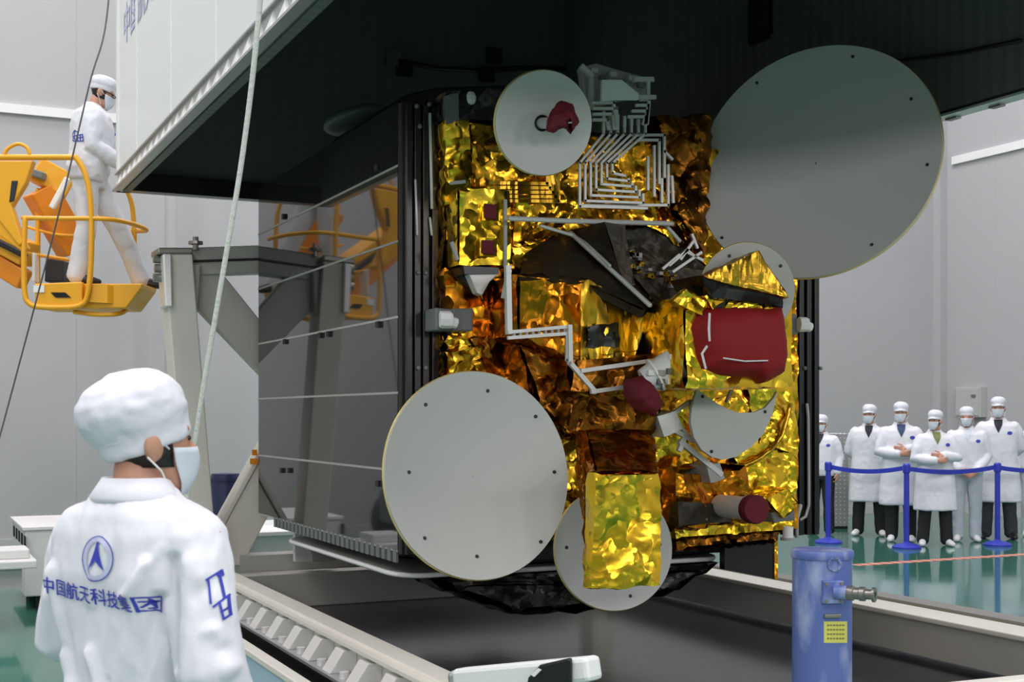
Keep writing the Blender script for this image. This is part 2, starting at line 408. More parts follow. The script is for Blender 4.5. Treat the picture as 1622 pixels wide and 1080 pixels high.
# ------------------------------------------------------------------ barrier stanchions with retractable belts
pos = [atZ(1312, 860, 0), atZ(1436, 868, 0), atZ(1580, 864, 0)]
nxt = pos[1:]+[pos[2]+(pos[2]-pos[1])*1.0]
labs = ['blue belt barrier post nearest the black side panel', 'blue belt barrier post in the middle of the row, before the onlookers',
        'blue belt barrier post at the right end, before the tallest onlooker']
for p, q, lb in zip(pos, nxt, labs):
    t = thing('barrier_post', lb, 'barrier post', (p.x, p.y, 0), 'blue barrier posts on the green floor')
    MB().lathe([(.17, 0), (.17, .02), (.13, .045), (.05, .06), (.034, .075)], p, 28).build('base', 'barrier_blue', t, smooth=40)
    MB().cyl(p+UP*.07, p+UP*.93, .033, 18).build('post', 'barrier_blue', t, smooth=40)
    MB().lathe([(.036, .90), (.045, .91), (.045, 1.0), (.03, 1.015)], p, 20).build('belt_cassette', 'barrier_blue', t, smooth=40)
    d = (q-p); n = d.cross(UP).normalized()*.002; L = d.length; pts = []
    mb = MB(); N = 14
    for k in range(N):
        u0, u1 = k/N, (k+1)/N; s0, s1 = -.05*4*u0*(1-u0), -.05*4*u1*(1-u1)
        A, B = p+d*(u0*(1-.05/L)+.0*L)+UP*(.985+s0), p+d*u1*(1-.05/L)+UP*(.985+s1)
        mb.prism([A+n, B+n, B+n-UP*.055, A+n-UP*.055], -2*n)
    mb.build('belt', 'barrier_blue', t)
# perforated rack beside the hidden onlooker
p = atZ(1331, 838, 0)
t = thing('perforated_cabinet', 'narrow white perforated steel cabinet beside the black side panel', 'cabinet', (p.x, p.y, 0), rotz=-YAW, local=True)
MB().box((-.12, 0, .04), (.12, .4, 1.34)).build('body', 'perforated_steel', t, bevel=.008)
MB().box((-.11, .02, 0), (.11, .38, .04)).build('plinth', 'black_rubber', t)

# ------------------------------------------------------------------ equipment at the left
a = atZ(50, 905, 0)
p = P(20, 818, 11.6); top = p.z
t = thing('equipment_case', 'white slotted equipment case at the left behind the nearest man', 'case', (p.x+.5, p.y-.5, 0), rotz=0)
x0, y1 = p.x, p.y; x1, yf = x0+1.2, y1-1.2
MB().box((x0, yf, .12), (x1, y1, top-.03)).build('body', 'cabinet_white', t, bevel=.01)
MB().box((x0-.02, yf-.02, top-.03), (x1+.02, y1+.02, top)).build('lid', 'cabinet_white', t, bevel=.006)
for k in range(5): MB().box((x0-.006, y1-.25-.26*k, top-.16), (x0, y1-.12-.26*k, top-.07)).build('vent_slot', 'black_hole', t)
for cx in (x0+.15, x1-.15):
    for cy in (yf+.15, y1-.15): MB().cyl((cx, cy, 0), (cx, cy, .12), .05, 14).build('foot', 'black_rubber', t, smooth=40)
q = P(52, 880, 10.0)
t = thing('low_platform', 'low white wheeled platform on the green floor at the left edge', 'platform', (q.x-.8, q.y, 0))
MB().box((q.x-2.2, q.y-.35, q.z-.06), (q.x, q.y+.3, q.z)).build('deck', 'cabinet_white', t, bevel=.01)
MB().box((q.x-2.1, q.y-.25, q.z-.22), (q.x-.1, q.y+.2, q.z-.06)).build('frame', 'box_grey', t)
MB().box((q.x-.34, q.y-.2, q.z), (q.x-.04, q.y+.15, q.z+.07)).build('tray', 'cabinet_white', t, bevel=.01)
for cx in (q.x-2.0, q.x-.62):
    for cy in (q.y-.2, q.y+.15): MB().cyl((cx, cy-.03, q.z*.23), (cx, cy+.03, q.z*.23), q.z*.23, 16).build('caster', 'black_rubber', t, smooth=40)
    for cy in (q.y-.2, q.y+.15): MB().box((cx-.02, cy-.02, q.z*.4), (cx+.02, cy+.02, q.z-.2)).build('caster_fork', 'steel', t)
# white work table with print, seen between the frame legs
a = P(392, 818, 12.7)
t = thing('work_table', 'white work table with purple print behind the support frame', 'table', (a.x+.6, a.y, 0))
X0, Y0 = a.x-.3, a.y-.2
MB().box((X0, Y0-.45, a.z-.14), (X0+1.9, Y0+.45, a.z-.1)).build('tabletop', 'cabinet_white', t, bevel=.006)
MB().box((X0+.05, Y0-.40, a.z-.36), (X0+1.85, Y0-.37, a.z-.14)).build('apron', 'cabinet_white', t)
MB().box((X0+.02, Y0-.42, a.z-.40), (X0+1.88, Y0+.42, a.z-.37)).build('shelf', 'purple_print', t)
MB().box((X0+.05, Y0-.4, .1), (X0+.75, Y0+.38, a.z-.41)).build('drawer_unit', 'navy', t, bevel=.01)
MB().box((X0+.8, Y0-.4, .1), (X0+1.8, Y0+.38, a.z-.41)).build('cupboard', 'cabinet_white', t, bevel=.01)
for cx in (X0+.08, X0+1.82):
    for cy in (Y0-.38, Y0+.38): MB().box((cx-.03, cy-.03, 0), (cx+.03, cy+.03, a.z-.14)).build('leg', 'cabinet_white', t)
o = MB().add([(X0+.15, Y0-.4, a.z-.1), (X0+1.5, Y0-.4, a.z-.1), (X0+1.5, Y0+.4, a.z-.1), (X0+.15, Y0+.4, a.z-.1), (X0+.3, Y0-.3, a.z-.05), (X0+1.3, Y0-.25, a.z-.04), (X0+1.35, Y0+.3, a.z-.05), (X0+.25, Y0+.3, a.z-.05)],
        [(3, 2, 1, 0), (4, 5, 6, 7), (0, 1, 5, 4), (1, 2, 6, 5), (2, 3, 7, 6), (3, 0, 4, 7)]).build('plastic_wrap', 'white_paint')
tag(o, 'white folded sheet lying on the table behind the support frame', 'sheet')
p = P(357, 750, 11.6)
t = thing('navy_drum', 'tall navy blue drum standing behind the leaning support leg', 'drum', (p.x, p.y, 0))
MB().lathe([(.125, 0), (.13, .02), (.13, p.z-.03), (.12, p.z)], (p.x, p.y, 0), 28).build('body', 'navy', t, smooth=40)
MB().lathe([(.134, p.z-.07), (.136, p.z-.06), (.136, p.z-.045), (.134, p.z-.035)], (p.x, p.y, 0), 28).build('hoop', 'navy', t, smooth=40)

# ------------------------------------------------------------------ transport base (pallet) under the spacecraft
ZR = .51
B = thing('transport_base', 'cream steel transport base with black deck under the spacecraft', 'transport base', (3.6, 6.5, 0))
YF, YE = 4.35, 9.0
mb = MB().box((2.01, YF, ZR-.03), (2.14, YE, ZR)).box((2.03, YF, ZR-.24), (2.12, YE, ZR-.03)); mb.build('side_rail', 'cream_paint', B, bevel=.008)
MB().box((1.965, YF, ZR-.03), (2.012, YE, ZR-.012)).build('rail_flange', 'cream_paint', B)
MB().box((1.88, YF, ZR-.175), (2.03, YE, ZR-.16)).build('lower_flange', 'aluminium', B)
k = 0; y = YF+.2
while y < YE-.1:                                # stamped triangular gussets between the flanges
    MB().prism([(2.03, y, ZR-.05), (2.03, y+.02, ZR-.16), (1.895, y+.02, ZR-.16), (1.96, y, ZR-.05)], (0, .13, 0)).build('gusset', 'bright_aluminium', B, bevel=.004)
    MB().cyl((1.93, y+.26, ZR-.16), (1.93, y+.26, ZR-.13), .024, 10).build('bolt', 'bright_aluminium', B)
    y += .36
MB().box((5.02, YF+.2, ZR-.03), (5.26, YE, ZR)).build('side_rail', 'cream_paint', B, bevel=.008)
MB().box((5.04, YF+.2, ZR-.22), (5.22, YE, ZR-.03)).build('rail_web', 'grey_paint', B)
MB().box((5.27, YF+.2, ZR-.02), (5.42, YE, ZR+.015)).build('outer_ledge', 'steel', B)
MB().box((5.26, YF+.2, ZR-.20), (5.36, YE, ZR-.02)).build('outer_web', 'grey_paint', B)
MB().box((2.14, YE-.22, ZR-.25), (5.02, YE, ZR-.012)).build('cross_beam', 'grey_paint', B, bevel=.008)
MB().box((1.76, YF, .20), (5.40, YE, .26)).build('deck', 'deck_black', B)
MB().box((1.69, YF-.2, .32), (1.76, YE, .355)).build('lower_rail', 'cream_paint', B, bevel=.006)
MB().box((1.70, YF-.2, .04), (1.74, YE, .32)).build('side_skirt', 'pale_blue_panel', B)
mb = MB()
for yy in (5.0, 6.5, 8.0): mb.box((1.76, yy, .06), (5.38, yy+.14, .20))
mb.build('joists', 'black_rubber', B)
for xx in (2.0, 3.4, 5.2):
    for yy in (YF+.35, YE-.4): MB().cyl((xx, yy, 0), (xx, yy, .20), .09, 16).build('foot', 'black_rubber', B, smooth=40)
# front cross tube lower right
a = P(1700, 1057, 5.0)

# ------------------------------------------------------------------ support frame behind the spacecraft
F = thing('support_frame', 'grey-white steel support frame holding the spacecraft from behind', 'support frame', (3.0, 9.1, ZR))
def Q(px, py, y=8.95): return atY(px, py, y)
def plank(name, pts, depth, m, y=8.95):
    MB().prism([Q(px, py, y) for px, py in pts], (0, depth, 0)).build(name, m, F, bevel=.01)
plank('post', [(259, 402), (305, 402), (346, 905), (304, 905)], .24, 'post_paint', 8.9)
plank('cross_member', [(303, 392), (640, 380), (640, 425), (303, 436)], .16, 'grey_paint', 9.0)
plank('cross_strip', [(303, 412), (640, 401), (640, 405), (303, 416)], -.01, 'black_rubber', 8.998)
plank('brace', [(312, 432), (352, 432), (560, 690), (560, 745), (314, 488)], .12, 'grey_paint', 9.02)
plank('leg', [(505, 560), (560, 560), (384, 896), (345, 896), (347, 848)], .14, 'cream_paint', 9.06)
plank('leg_edge', [(495, 560), (505, 560), (347, 848), (345, 896), (338, 896), (338, 845)], .18, 'cream_paint', 9.04)
plank('post_cap', [(250, 392), (306, 392), (306, 402), (250, 402)], .26, 'steel', 8.89)
plank('side_plate', [(258, 402), (272, 402), (274, 486), (262, 486)], .20, 'bright_aluminium', 8.87)
plank('gusset_plate', [(304, 418), (318, 418), (314, 490), (309, 490)], .16, 'grey_paint', 8.95)
for x, y in ((250, 410), (252, 425), (250, 440)):
    c = Q(x, y, 8.98); MB().cyl(c-V((.03, 0, 0)), c+V((.06, 0, 0)), .03, 12).build('bolt', 'steel', F)
c = Q(310, 396, 8.98); MB().cyl(c, c+UP*.09, .02, 10).build('lifting_pin', 'steel', F)
c = Q(310, 387, 8.98); MB().cyl(c+UP*0, c+UP*.02, .05, 12).build('pin_head', 'steel', F)
mb = MB().box((5.0, 9.0, ZR), (5.2, 9.2, 2.8)); mb.build('post', 'post_paint', F, bevel=.01)
mb = MB().box((2.2, 9.0, .26), (5.0, 9.2, ZR+.1)); mb.build('sill', 'grey_paint', F)
# yellow tags on the leg
for x0, x1, y0_, y1_ in ((399, 407, 712, 721), (396, 408, 726, 735), (410, 419, 680, 755)):
    MB().prism([Q(x0, y0_, 9.03), Q(x1, y0_, 9.03), Q(x1, y1_, 9.03), Q(x0, y1_, 9.03)], (0, -.006, 0)).build('sticker', 'lift_orange', F)
# foot bracket standing on the cross beam
t = thing('foot_bracket', 'trapezoid white foot bracket below the far end of the solar panel', 'bracket', (2.4, 8.85, ZR))
f = lambda px, py, y=8.80: atY(px, py, y)
MB().prism([f(467, 818), (f(482, 818)), f(497, 890), f(467, 890)], (0, .05, 0)).build('white_plate', 'white_paint', t, bevel=.005)
MB().prism([f(480, 824), (f(517, 830)), f(533, 888), f(497, 890)], (0, .12, 0)).build('trapezoid_block', 'grey_paint', t, bevel=.01)
MB().prism([f(495, 812), (f(515, 812)), f(513, 830), f(496, 830)], (0, .08, 0)).build('cap', 'black_rubber', t)
c = f(548, 868, 8.4); 
t2 = thing('jack_screw', 'small white T-shaped screw jack under the solar panel edge', 'jack', (c.x, c.y, ZR-.012))
MB().cyl((c.x, c.y, .745), (c.x, c.y, .86), .022, 12).build('screw', 'white_paint', t2)
MB().box((c.x-.09, c.y-.04, .735), (c.x+.05, c.y+.04, .75)).build('base', 'white_paint', t2)
for dx in (-.1, .12): MB().box((c.x+dx-.05, c.y+.1, .75), (c.x+dx+.05, c.y+.18, .90)).build('block', 'black_rubber', t2)

# ------------------------------------------------------------------ container cover hanging above
ZB, ZT, XA, XB_, Y0c, Y1c = 3.25, 6.3, 1.5, 5.2, 3.35, 9.92
K = thing('container_cover', 'large white container cover with dark lining hoisted over the spacecraft', 'container cover', (3.4, 6.6, ZB))
th = .08
mb = MB().box((XA, Y0c, ZB+.13), (XA+.03, Y1c, ZT)); mb.build('side_wall', 'white_paint', K)
MB().box((XA+.03, Y0c, ZB), (XA+th, Y1c, ZT)).build('lining', 'cover_lining', K)
MB().box((XB_, Y0c, ZB+.02), (XB_+.05, Y1c, ZT)).build('lining', 'cover_lining', K)
MB().box((XB_+.05, Y0c, ZB), (XB_+th, Y1c, ZT)).build('side_wall', 'white_paint', K)
MB().box((XA+th, Y1c-th, ZB+.06), (XB_, Y1c-.03, ZT)).build('lining', 'cover_lining_end', K)
MB().box((XA, Y1c-.03, ZB), (XB_+th, Y1c, ZT)).build('end_wall', 'white_paint', K)
MB().box((XA+th, Y1c-th-.05, ZB), (XB_, Y1c-.03, ZB+.13)).build('end_sill', 'black_satin', K)
MB().box((XA, Y0c-.05, ZB), (XB_+th, Y0c, ZT)).build('end_wall', 'white_paint', K)
MB().box((XA, Y0c, ZT), (XB_+th, Y1c, ZT+.06)).build('roof', 'white_paint', K)
MB().box((XA+th, Y0c, ZT-.04), (XB_, Y1c-th, ZT)).build('roof_lining', 'cover_lining', K)
# stiffener flange along the left bottom edge
MB().box((XA-.045, Y0c, ZB), (XA+.012, Y1c, ZB+.014)).build('bottom_flange', 'aluminium', K)
MB().box((XA-.008, Y0c, ZB+.014), (XA+.03, Y1c, ZB+.13)).build('flange_web', 'aluminium', K)
MB().box((XA-.025, Y0c, ZB+.125), (XA, Y1c, ZB+.135)).build('top_flange', 'aluminium', K)
y = Y1c-.14
while y > Y0c+.1:
    MB().prism([(XA-.008, y-.05, ZB+.105), (XA-.008, y, ZB+.02), (XA-.036, y, ZB+.016), (XA-.036, y-.11, ZB+.016), (XA-.008, y-.11, ZB+.02)], (-.004, 0, 0)).build('gusset', 'bright_aluminium', K)
    y -= .21
for yy in (9.1, 7.9, 6.7, 5.5): MB().box((XA-.006, yy-.025, ZB+.135), (XA, yy+.025, ZT)).build('wall_seam', 'white_paint', K)
MB().box((XA-.012, Y1c-.06, ZB), (XA+.05, Y1c+.012, ZT)).build('corner_strip', 'white_paint', K)
MB().box((XB_-.01, Y0c, ZB-.012), (XB_+.09, Y1c, ZB)).build('bottom_flange', 'bright_aluminium', K)
for px in (1418, 1290, 1492, 1560): 
    c = atZ(px, 185-.292*(px-1480), ZB); MB().box((XB_+.05, c.y-.05, ZB-.022), (XB_+.09, c.y+.03, ZB-.012)).build('clip', 'steel', K)
a, b = atX(1185, 0, XB_-.01), atX(1222, 52, XB_-.01)
MB().box((XB_-.012, a.y, b.z), (XB_, b.y, a.z+.5)).build('vent_opening', 'black_hole', K)
MB().box((XB_-.03, a.y-.03, b.z-.03), (XB_, b.y+.03, b.z)).build('vent_sill', 'black_satin', K)
# hardware along the far lining
for px, py in ((622, 95), (640, 110), (782, 90), (770, 120)):
    c = atY(px, py, Y1c-th); MB().box((c.x-.07, c.y-.06, c.z-.06), (c.x+.05, c.y, c.z+.06)).build('lining_bracket', 'steel' if px in (622,) else 'black_satin', K)
mb = MB().tube([atY(x, y, Y1c-th-.02) for x, y in ((640, 98), (690, 108), (760, 112), (830, 108), (900, 110))], .02, 8); mb.build('lining_cable', 'black_satin', K, smooth=60)
mb = MB().tube([atX(x, y, XB_-.02) for x, y in ((1250, 120), (1400, 100), (1520, 84), (1616, 64))], .012, 8); mb.build('lining_cable', 'black_satin', K, smooth=60)
# blue lettering on the outside, reading along the wall
me = text_mesh('中国航天科技集团', .30, .004)
c = atX(196, 62, XA)
for v in me.vertices: v.co = V((0, -v.co.x, v.co.y))
w_ = max(v.co.y for v in me.vertices)
link(me, 'lettering', 'print_pale', K, V((XA-.004, c.y-w_-.02, c.z+.06)))
# ropes and wires
def rope(name, pts, r, m, label, cat):
    n = []
    for i in range(len(pts)-1):
        p0, p1, p2, p3 = pts[max(i-1, 0)], pts[i], pts[i+1], pts[min(i+2, len(pts)-1)]
        for k in range(8):
            t_ = k/8; n.append(.5*((2*p1)+(p2-p0)*t_+(2*p0-5*p1+4*p2-p3)*t_*t_+(3*p1-p0-3*p2+p3)*t_**3))
    n.append(pts[-1]); tag(MB().tube(n, r, 10).build(name, m, smooth=60), label, cat)
e = P(292, 800, 5.6); e.z = .01; e2 = P(270, 800, 5.3); e2.z = .01
rope('hanging_rope', [V((1.47, 4.4, 6.34))+V((0, 0, 0)), P(430, -300, 4.6), P(412, 0, 4.7), P(385, 240, 4.9), P(345, 480, 5.1), P(312, 680, 5.3), P(292, 860, 5.5), e, e2], .0105, 'rope_white',
     'white rope hanging slack from the container cover to the floor', 'rope')
e = P(-90, 860, 8.9); e.z = 0
rope('guide_wire', [V((1.49, 9.9, 6.35)), P(172, 0, 9.4), P(140, 140, 9.3), P(85, 370, 9.4), P(0, 690, 9.5), e], .006, 'wire_dark', 'thin dark guide wire slanting past the yellow lift', 'wire')
# ------------------------------------------------------------------ spacecraft
S = thing('satellite', 'gold foil wrapped communications satellite with round white dishes and black side panels', 'satellite', (3.6, 7.4, .6))
X0, X1, Z0, Z1, YS, YR = 2.5, 4.67, .95, 3.11, 6.0, 8.85
MB().box((X0+.02, YS+.04, Z0), (X1-.02, YR, Z1)).build('bus_body', 'black_satin', S, bevel=.01)
mb = MB().patch((X0, YS, Z0), (X1, YS, Z0), (X1, YS, Z1-.04), (X0, YS, Z1-.04), .022)
mb.patch((X0, YS, Z0), (X0, YS+.08, Z0), (X0, YS+.08, Z1-.04), (X0, YS, Z1-.04), .03)
foil('foil_blanket', mb, 'gold_foil', S, .020, 3.6, 2.0)
# stowed solar panels, three leaves on each side
def leaf(x0, x1, m, nm='solar_panel'):
    return MB().box((x0, 6.15, .915), (x1, 8.93, 3.18)).build(nm, m, S, bevel=.003)
p1 = leaf(2.30, 2.325, 'solar_cells')
for x in (2.365, 2.43): leaf(x, x+.03, 'black_satin')
for x in (4.70, 4.765, 4.83): leaf(x, x+.03, 'black_satin')
for z in (2.86, 2.478, 2.095, 1.712, 1.318):
    MB().box((2.297, 6.15, z-.006), (2.3005, 8.93, z+.006)).build('seam_strip', 'seam_grey', p1)
for px, py in ((452, 541), (508, 531), (521, 529), (600, 514), (447, 745), (459, 745), (600, 766), (609, 766), (450, 343), (598, 266)):
    c = atX(px, py, 2.297); MB().box((2.285, c.y-.022, c.z-.016), (2.298, c.y+.022, c.z+.016)).build('panel_clip', 'black_rubber', p1)
y = 6.18
while y < 8.5:
    MB().box((2.30, y, .85), (2.312, y+.05, .915)).build('edge_tab', 'clamp_grey', p1); y += .085
MB().box((2.302, 6.15, .905), (2.316, 8.9, .916)).build('edge_rail', 'seam_grey', p1)
for xs, g in (((2.31, 2.355, 2.40, 2.45), 0), ((4.69, 4.745, 4.80, 4.855), 1)):      # black near-end edge members
    for x in xs: MB().box((x, 6.06, .9), (x+.034, 6.15, 3.16)).build('edge_member', 'black_satin', S, bevel=.004)
MB().box((2.30, 6.10, .9), (2.5, 6.16, 3.17)).build('edge_backing', 'black_rubber', S)
MB().box((4.68, 6.10, .9), (4.89, 6.16, 3.05)).build('edge_backing', 'black_rubber', S)
for px, y0, y1, r in ((681, 180, 330, .008), (681, 345, 372, .007), (658, 285, 372, .006)):
    a, b = atY(px, y0, 6.05), atY(px+3, y1, 6.05); MB().tube([a, b], r, 10).build('guide_rod', 'silver_pipe', S, smooth=60)
mb = MB().tube([atY(*p, 6.04) for p in ((1278, 640), (1280, 660), (1281, 760), (1281, 800), (1276, 818), (1268, 823))], .009, 8); mb.build('harness_cable', 'seam_grey', S, smooth=60)
mb = MB().tube([atY(*p, 6.04) for p in ((1268, 800), (1262, 822), (1262, 850))], .012, 8); mb.build('harness_cable', 'seam_grey', S, smooth=60)
for px, py in ((663, 432), (675, 432), (663, 583), (675, 583), (1275, 583), (1300, 583), (665, 200), (660, 168), (680, 165)):
    c = atY(px, py, 6.055); MB().ball(c, .012).build('pin', 'clamp_grey', S)
# hold-down clamps
def clamp(quad, bolt, yb=5.93):
    q = [atY(x, y, 5.9) for x, y in quad]
    o = MB().prism(q, (0, .15, 0)).build('hold_down_clamp', 'clamp_grey', S, bevel=.008)
    c = atY(*bolt, 5.88); mb = MB().cyl(c+V((-.025, 0, 0)), c+V((.03, -.01, 0)), .042, 8); mb.cyl(c+V((.03, -.01, -.01)), c+V((.055, -.01, -.015)), .028, 8)
    mb.build('bolt', 'bolt_white', o, bevel=.004)
clamp([(718, 488), (750, 488), (750, 524), (716, 524)], (704, 506)); clamp([(1240, 497), (1262, 497), (1266, 529), (1241, 530)], (1270, 514))
clamp([(690, 487), (720, 490), (720, 523), (690, 523)], (706, 507))
c = atY(746, 155, 5.95); MB().ball(c, (.03, .02, .035), su=7, sv=5).build('bolt', 'bolt_white', S)
block('top_edge_foil', [(702, 150), (800, 142), (800, 192), (702, 190)], 5.97, 6.3, 'black_foil', S, .015, 6, 3)
mb = MB(); q = [atY(x, y, 6.45) for x, y in ((575, 186), (640, 150), (690, 138), (800, 134), (800, 196), (620, 196))]; mb.prism([V((max(p_.x, 2.36), p_.y, p_.z)) for p_ in q], (0, 1.2, 0)); mb.build('top_fairing', 'black_satin', S, bevel=.02)
c = atY(566, 190, 7.9); MB().ball(c, (.22, .25, .07), Matrix.Translation(c) @ Matrix.Rotation(R(-14), 4, CF) @ Matrix.Translation(-c), 24, 12).build('top_antenna', 'clamp_grey', S, smooth=60)
block('top_bracket', [(706, 152), (726, 148), (726, 190), (708, 196)], 5.94, 6.0, 'clamp_grey', S, .004, 9, 4)
block('top_edge_foil', [(1040, 190), (1120, 190), (1110, 400), (1065, 330)], 5.93, 6.0, 'brown_foil', S, .025, 6, 5, .022)  # gold foil coloured brown to paint in the dark it reflects

# ---- dishes
def frame_for(c, tilt, phi):
    tc = (V((0, 0, CAMZ))-c).normalized(); rt = tc.cross(UP)*-1; rt.normalize(); up = tc.cross(rt)*-1
    if up.z < 0: up = -up
    if rt.dot(CR) < 0: rt = -rt
    n = (tc*math.cos(tilt)+(rt*math.cos(phi)+up*math.sin(phi))*math.sin(tilt)).normalized()
    e1 = n.cross(UP).normalized(); e1 = e1 if e1.dot(CR) > 0 else -e1; e2 = e1.cross(n); e2 = e2 if e2.z > 0 else -e2
    return n, e1, e2
def dish(px, py, y, rpx, tilt, phi, screws, hole=None, depth=.05, ell=1., arm=True):
    c = atY(px, py, y); t = ray(px, py); t = y/t.y
    r = rpx*t/FPX; n, e1, e2 = frame_for(c, R(tilt), R(phi))
    rings, seg = 14, 96; mb = MB(); th = .022
    def pt(rr, a, back=0): return c+(e1*math.cos(a)+e2*math.sin(a)*ell)*rr+n*(depth*((rr/r)**2-1)-back)
    rin = 0 if not hole else hole
    rr = [rin+(r-rin)*i/rings for i in range(rings+1)]
    if not hole: rr[0] = .002
    vs = [pt(q, 2*math.pi*k/seg) for q in rr for k in range(seg)]+[pt(q, 2*math.pi*k/seg, th) for q in rr for k in range(seg)]
    N = (rings+1)*seg; fs = []
    for i in range(rings):
        for k in range(seg):
            k2 = (k+1) % seg; fs.append((i*seg+k, i*seg+k2, (i+1)*seg+k2, (i+1)*seg+k)); fs.append((N+i*seg+k, N+(i+1)*seg+k, N+(i+1)*seg+k2, N+i*seg+k2))
    for k in range(seg):
        k2 = (k+1) % seg; fs.append((rings*seg+k, rings*seg+k2, N+rings*seg+k2, N+rings*seg+k)); fs.append((k, N+k, N+k2, k2))
    mb.add(vs, fs); d = mb.build('dish_reflector', 'dish_white', S, smooth=50)
    rim = MB().tube([pt(r*1.0, 2*math.pi*k/seg, .017) for k in range(seg+1)], (.006), 6, dome=False); rim.build('rim', 'dish_rim', d, smooth=80)
    for sx, sy in screws:
        q = ray(sx, sy); tt = (c-V((0, 0, CAMZ))).dot(n)/q.dot(n); h = V((0, 0, CAMZ))+q*tt; l = h-c; a = math.atan2(l.dot(e2)/ell, l.dot(e1)); rr_ = math.hypot(l.dot(e1), l.dot(e2)/ell)
        s = pt(min(rr_, r*.97), a)+n*.001
        MB().lathe([(.0001, .007), (.007, .006), (.009, 0), (.009, -.004)], s, 10, n).build('screw', 'screw_dark', d, smooth=50)
    if arm:
        b = c-n*(depth+th); wl = V((min(max(b.x, X0+.1), X1-.1), YS+.02, min(max(b.z, Z0+.1), Z1-.1)))
        MB().bar(b-n*.0, wl, .05, .05).build('support_arm', 'black_satin', d)
        MB().lathe([(r*.5, 0), (r*.5, .012), (.05, .03)], b+n*.006, 32, -n).build('backing_ring', 'black_satin', d, smooth=50)
    return d, c, n, e1, e2, r
dA = dish(862, 195, 5.35, 81, 20, 0, [], hole=.036, depth=.03)
d, c, n, e1, e2, r = dA
pk = V(ray(851, 198)); 
MB().lathe([(.038, -.09), (.038, -.004), (.034, -.004), (.034, -.09)], c-n*.02, 28, n).build('feed_collar', 'black_satin', d, smooth=50)
MB().cyl(c-n*.09, c+n*.09, .026, 20).build('feed_tube', 'dish_white', d, smooth=50)
q = [(890, 163), (905, 166), (914, 192), (903, 208), (896, 199), (880, 206), (868, 206), (870, 185)]
b_ = [atY(x, y, 5.20) for x, y in q]; f_ = MB(); cc = sum(b_, V())/8
for i in range(8): f_.patch(b_[i], b_[(i+1) % 8], cc-V((0, .07, 0)), cc-V((0, .07, 0)), .012); f_.patch(b_[(i+1) % 8], b_[i], cc+V((0, .06, 0)), cc+V((0, .06, 0)), .012)
foil('feed_cover', f_, 'maroon_cloth', d, .010, 16, 3)
dish(1290, 253, 5.5, 196, 29, 124, [(1350, 88), (1198, 130), (1442, 154), (1112, 261), (1468, 259), (1380, 386), (1143, 376)], depth=.08)
dish(760, 752, 5.35, 165, 29, 8, [(776, 618), (677, 640), (851, 659), (653, 747), (881, 747), (676, 852), (858, 858), (760, 881)], depth=.07)
dish(973, 869, 5.55, 97, 18, 0, [(899, 867), (1000, 944), (1047, 862)], depth=.04)
dish(1184, 460, 5.22, 75, 12, 0, [(1156, 405), (1237, 421), (1120, 433)], depth=.03)
# crescent reflector with its struts
ol = [(1104, 618), (1096, 645), (1094, 668), (1099, 692), (1111, 712), (1128, 724), (1146, 728), (1167, 723), (1190, 708), (1210, 686), (1224, 655), (1231, 620), (1226, 630), (1212, 646), (1194, 653), (1172, 654), (1154, 648), (1138, 640), (1123, 630), (1113, 622)]
o = MB().prism([atY(x, y, 5.62) for x, y in ol], (0, .022, 0)).build('crescent_reflector', 'dish_white', S, smooth=30)
for x, y in ((1113, 628), (1212, 652), (1127, 715)):
    c = atY(x, y, 5.617); MB().ball(c, .009, su=8, sv=6).build('screw', 'screw_dark', o)
def pipe(pts, y, r=.013, m='silver_pipe', nm='strut', parent=None, sq=True, ys=None):
    p = [atY(px, py, (ys[i] if ys else y)) for i, (px, py) in enumerate(pts)]
    mb = MB()
    for a, b in zip(p, p[1:]):
        d = (b-a).normalized()*r*.8
        if sq: mb.bar(a-d, b+d, r*2, r*2, (0, 1, 0))
        else: mb.tube([a-d, b+d], r, 10)
    return mb.build(nm, m, parent or S, smooth=35)
for a, b, r in (((1048, 668), (1092, 636), .010), ((1050, 672), (1098, 698), .012), ((1092, 636), (1100, 665), .010), ((1078, 700), (1140, 750), .014), ((1085, 688), (1076, 712), .012), ((1060, 655), (1090, 690), .008)):
    pipe([a, b], 5.72, r)
block('hinge_block', [(1042, 660), (1070, 652), (1080, 678), (1052, 690)], 5.70, 5.95, 'silver_pipe', S, .006, 12, 2, .02)
block('hinge_block', [(1120, 738), (1140, 734), (1146, 756), (1126, 764)], 5.72, 5.95, 'seam_grey', S, .006, 12, 5, .02)

# ---- foil covered blocks of the gold face
o = block('sensor_block', [(727, 300), (806, 303), (806, 420), (727, 418)], 5.86, 6.02, 'yellow_foil', S, .008, 6, 7, .02)
for q in ([(768, 322), (786, 324), (786, 346), (768, 345)], [(764, 380), (783, 381), (783, 402), (764, 401)]):
    MB().prism([atY(x, y, 5.828) for x, y in q], (0, .03, 0)).build('aperture_cover', 'maroon_cloth', o)
    MB().prism([atY(x, y, 5.836) for x, y in [(q[0][0]-4, q[0][1]-4), (q[1][0]+4, q[1][1]-4), (q[2][0]+4, q[2][1]+4), (q[3][0]-4, q[3][1]+4)]], (0, .03, 0)).build('aperture_frame', 'yellow_foil', o)
o = MB().prism([atY(x, y, 5.82) for x, y in ((742, 432), (792, 432), (776, 446), (764, 468), (756, 464))], (0, .06, 0)).build('horn_antenna', 'silver_pipe', S, bevel=.004)
MB().prism([atY(x, y, 5.80) for x, y in ((734, 421), (790, 424), (790, 433), (736, 434))], (0, .18, 0)).build('mount_bar', 'black_satin', o)
MB().prism([atY(x, y, 5.88) for x, y in ((726, 434), (742, 434), (752, 462), (740, 452))], (0, .1, 0)).build('shadow_plate', 'black_satin', o)
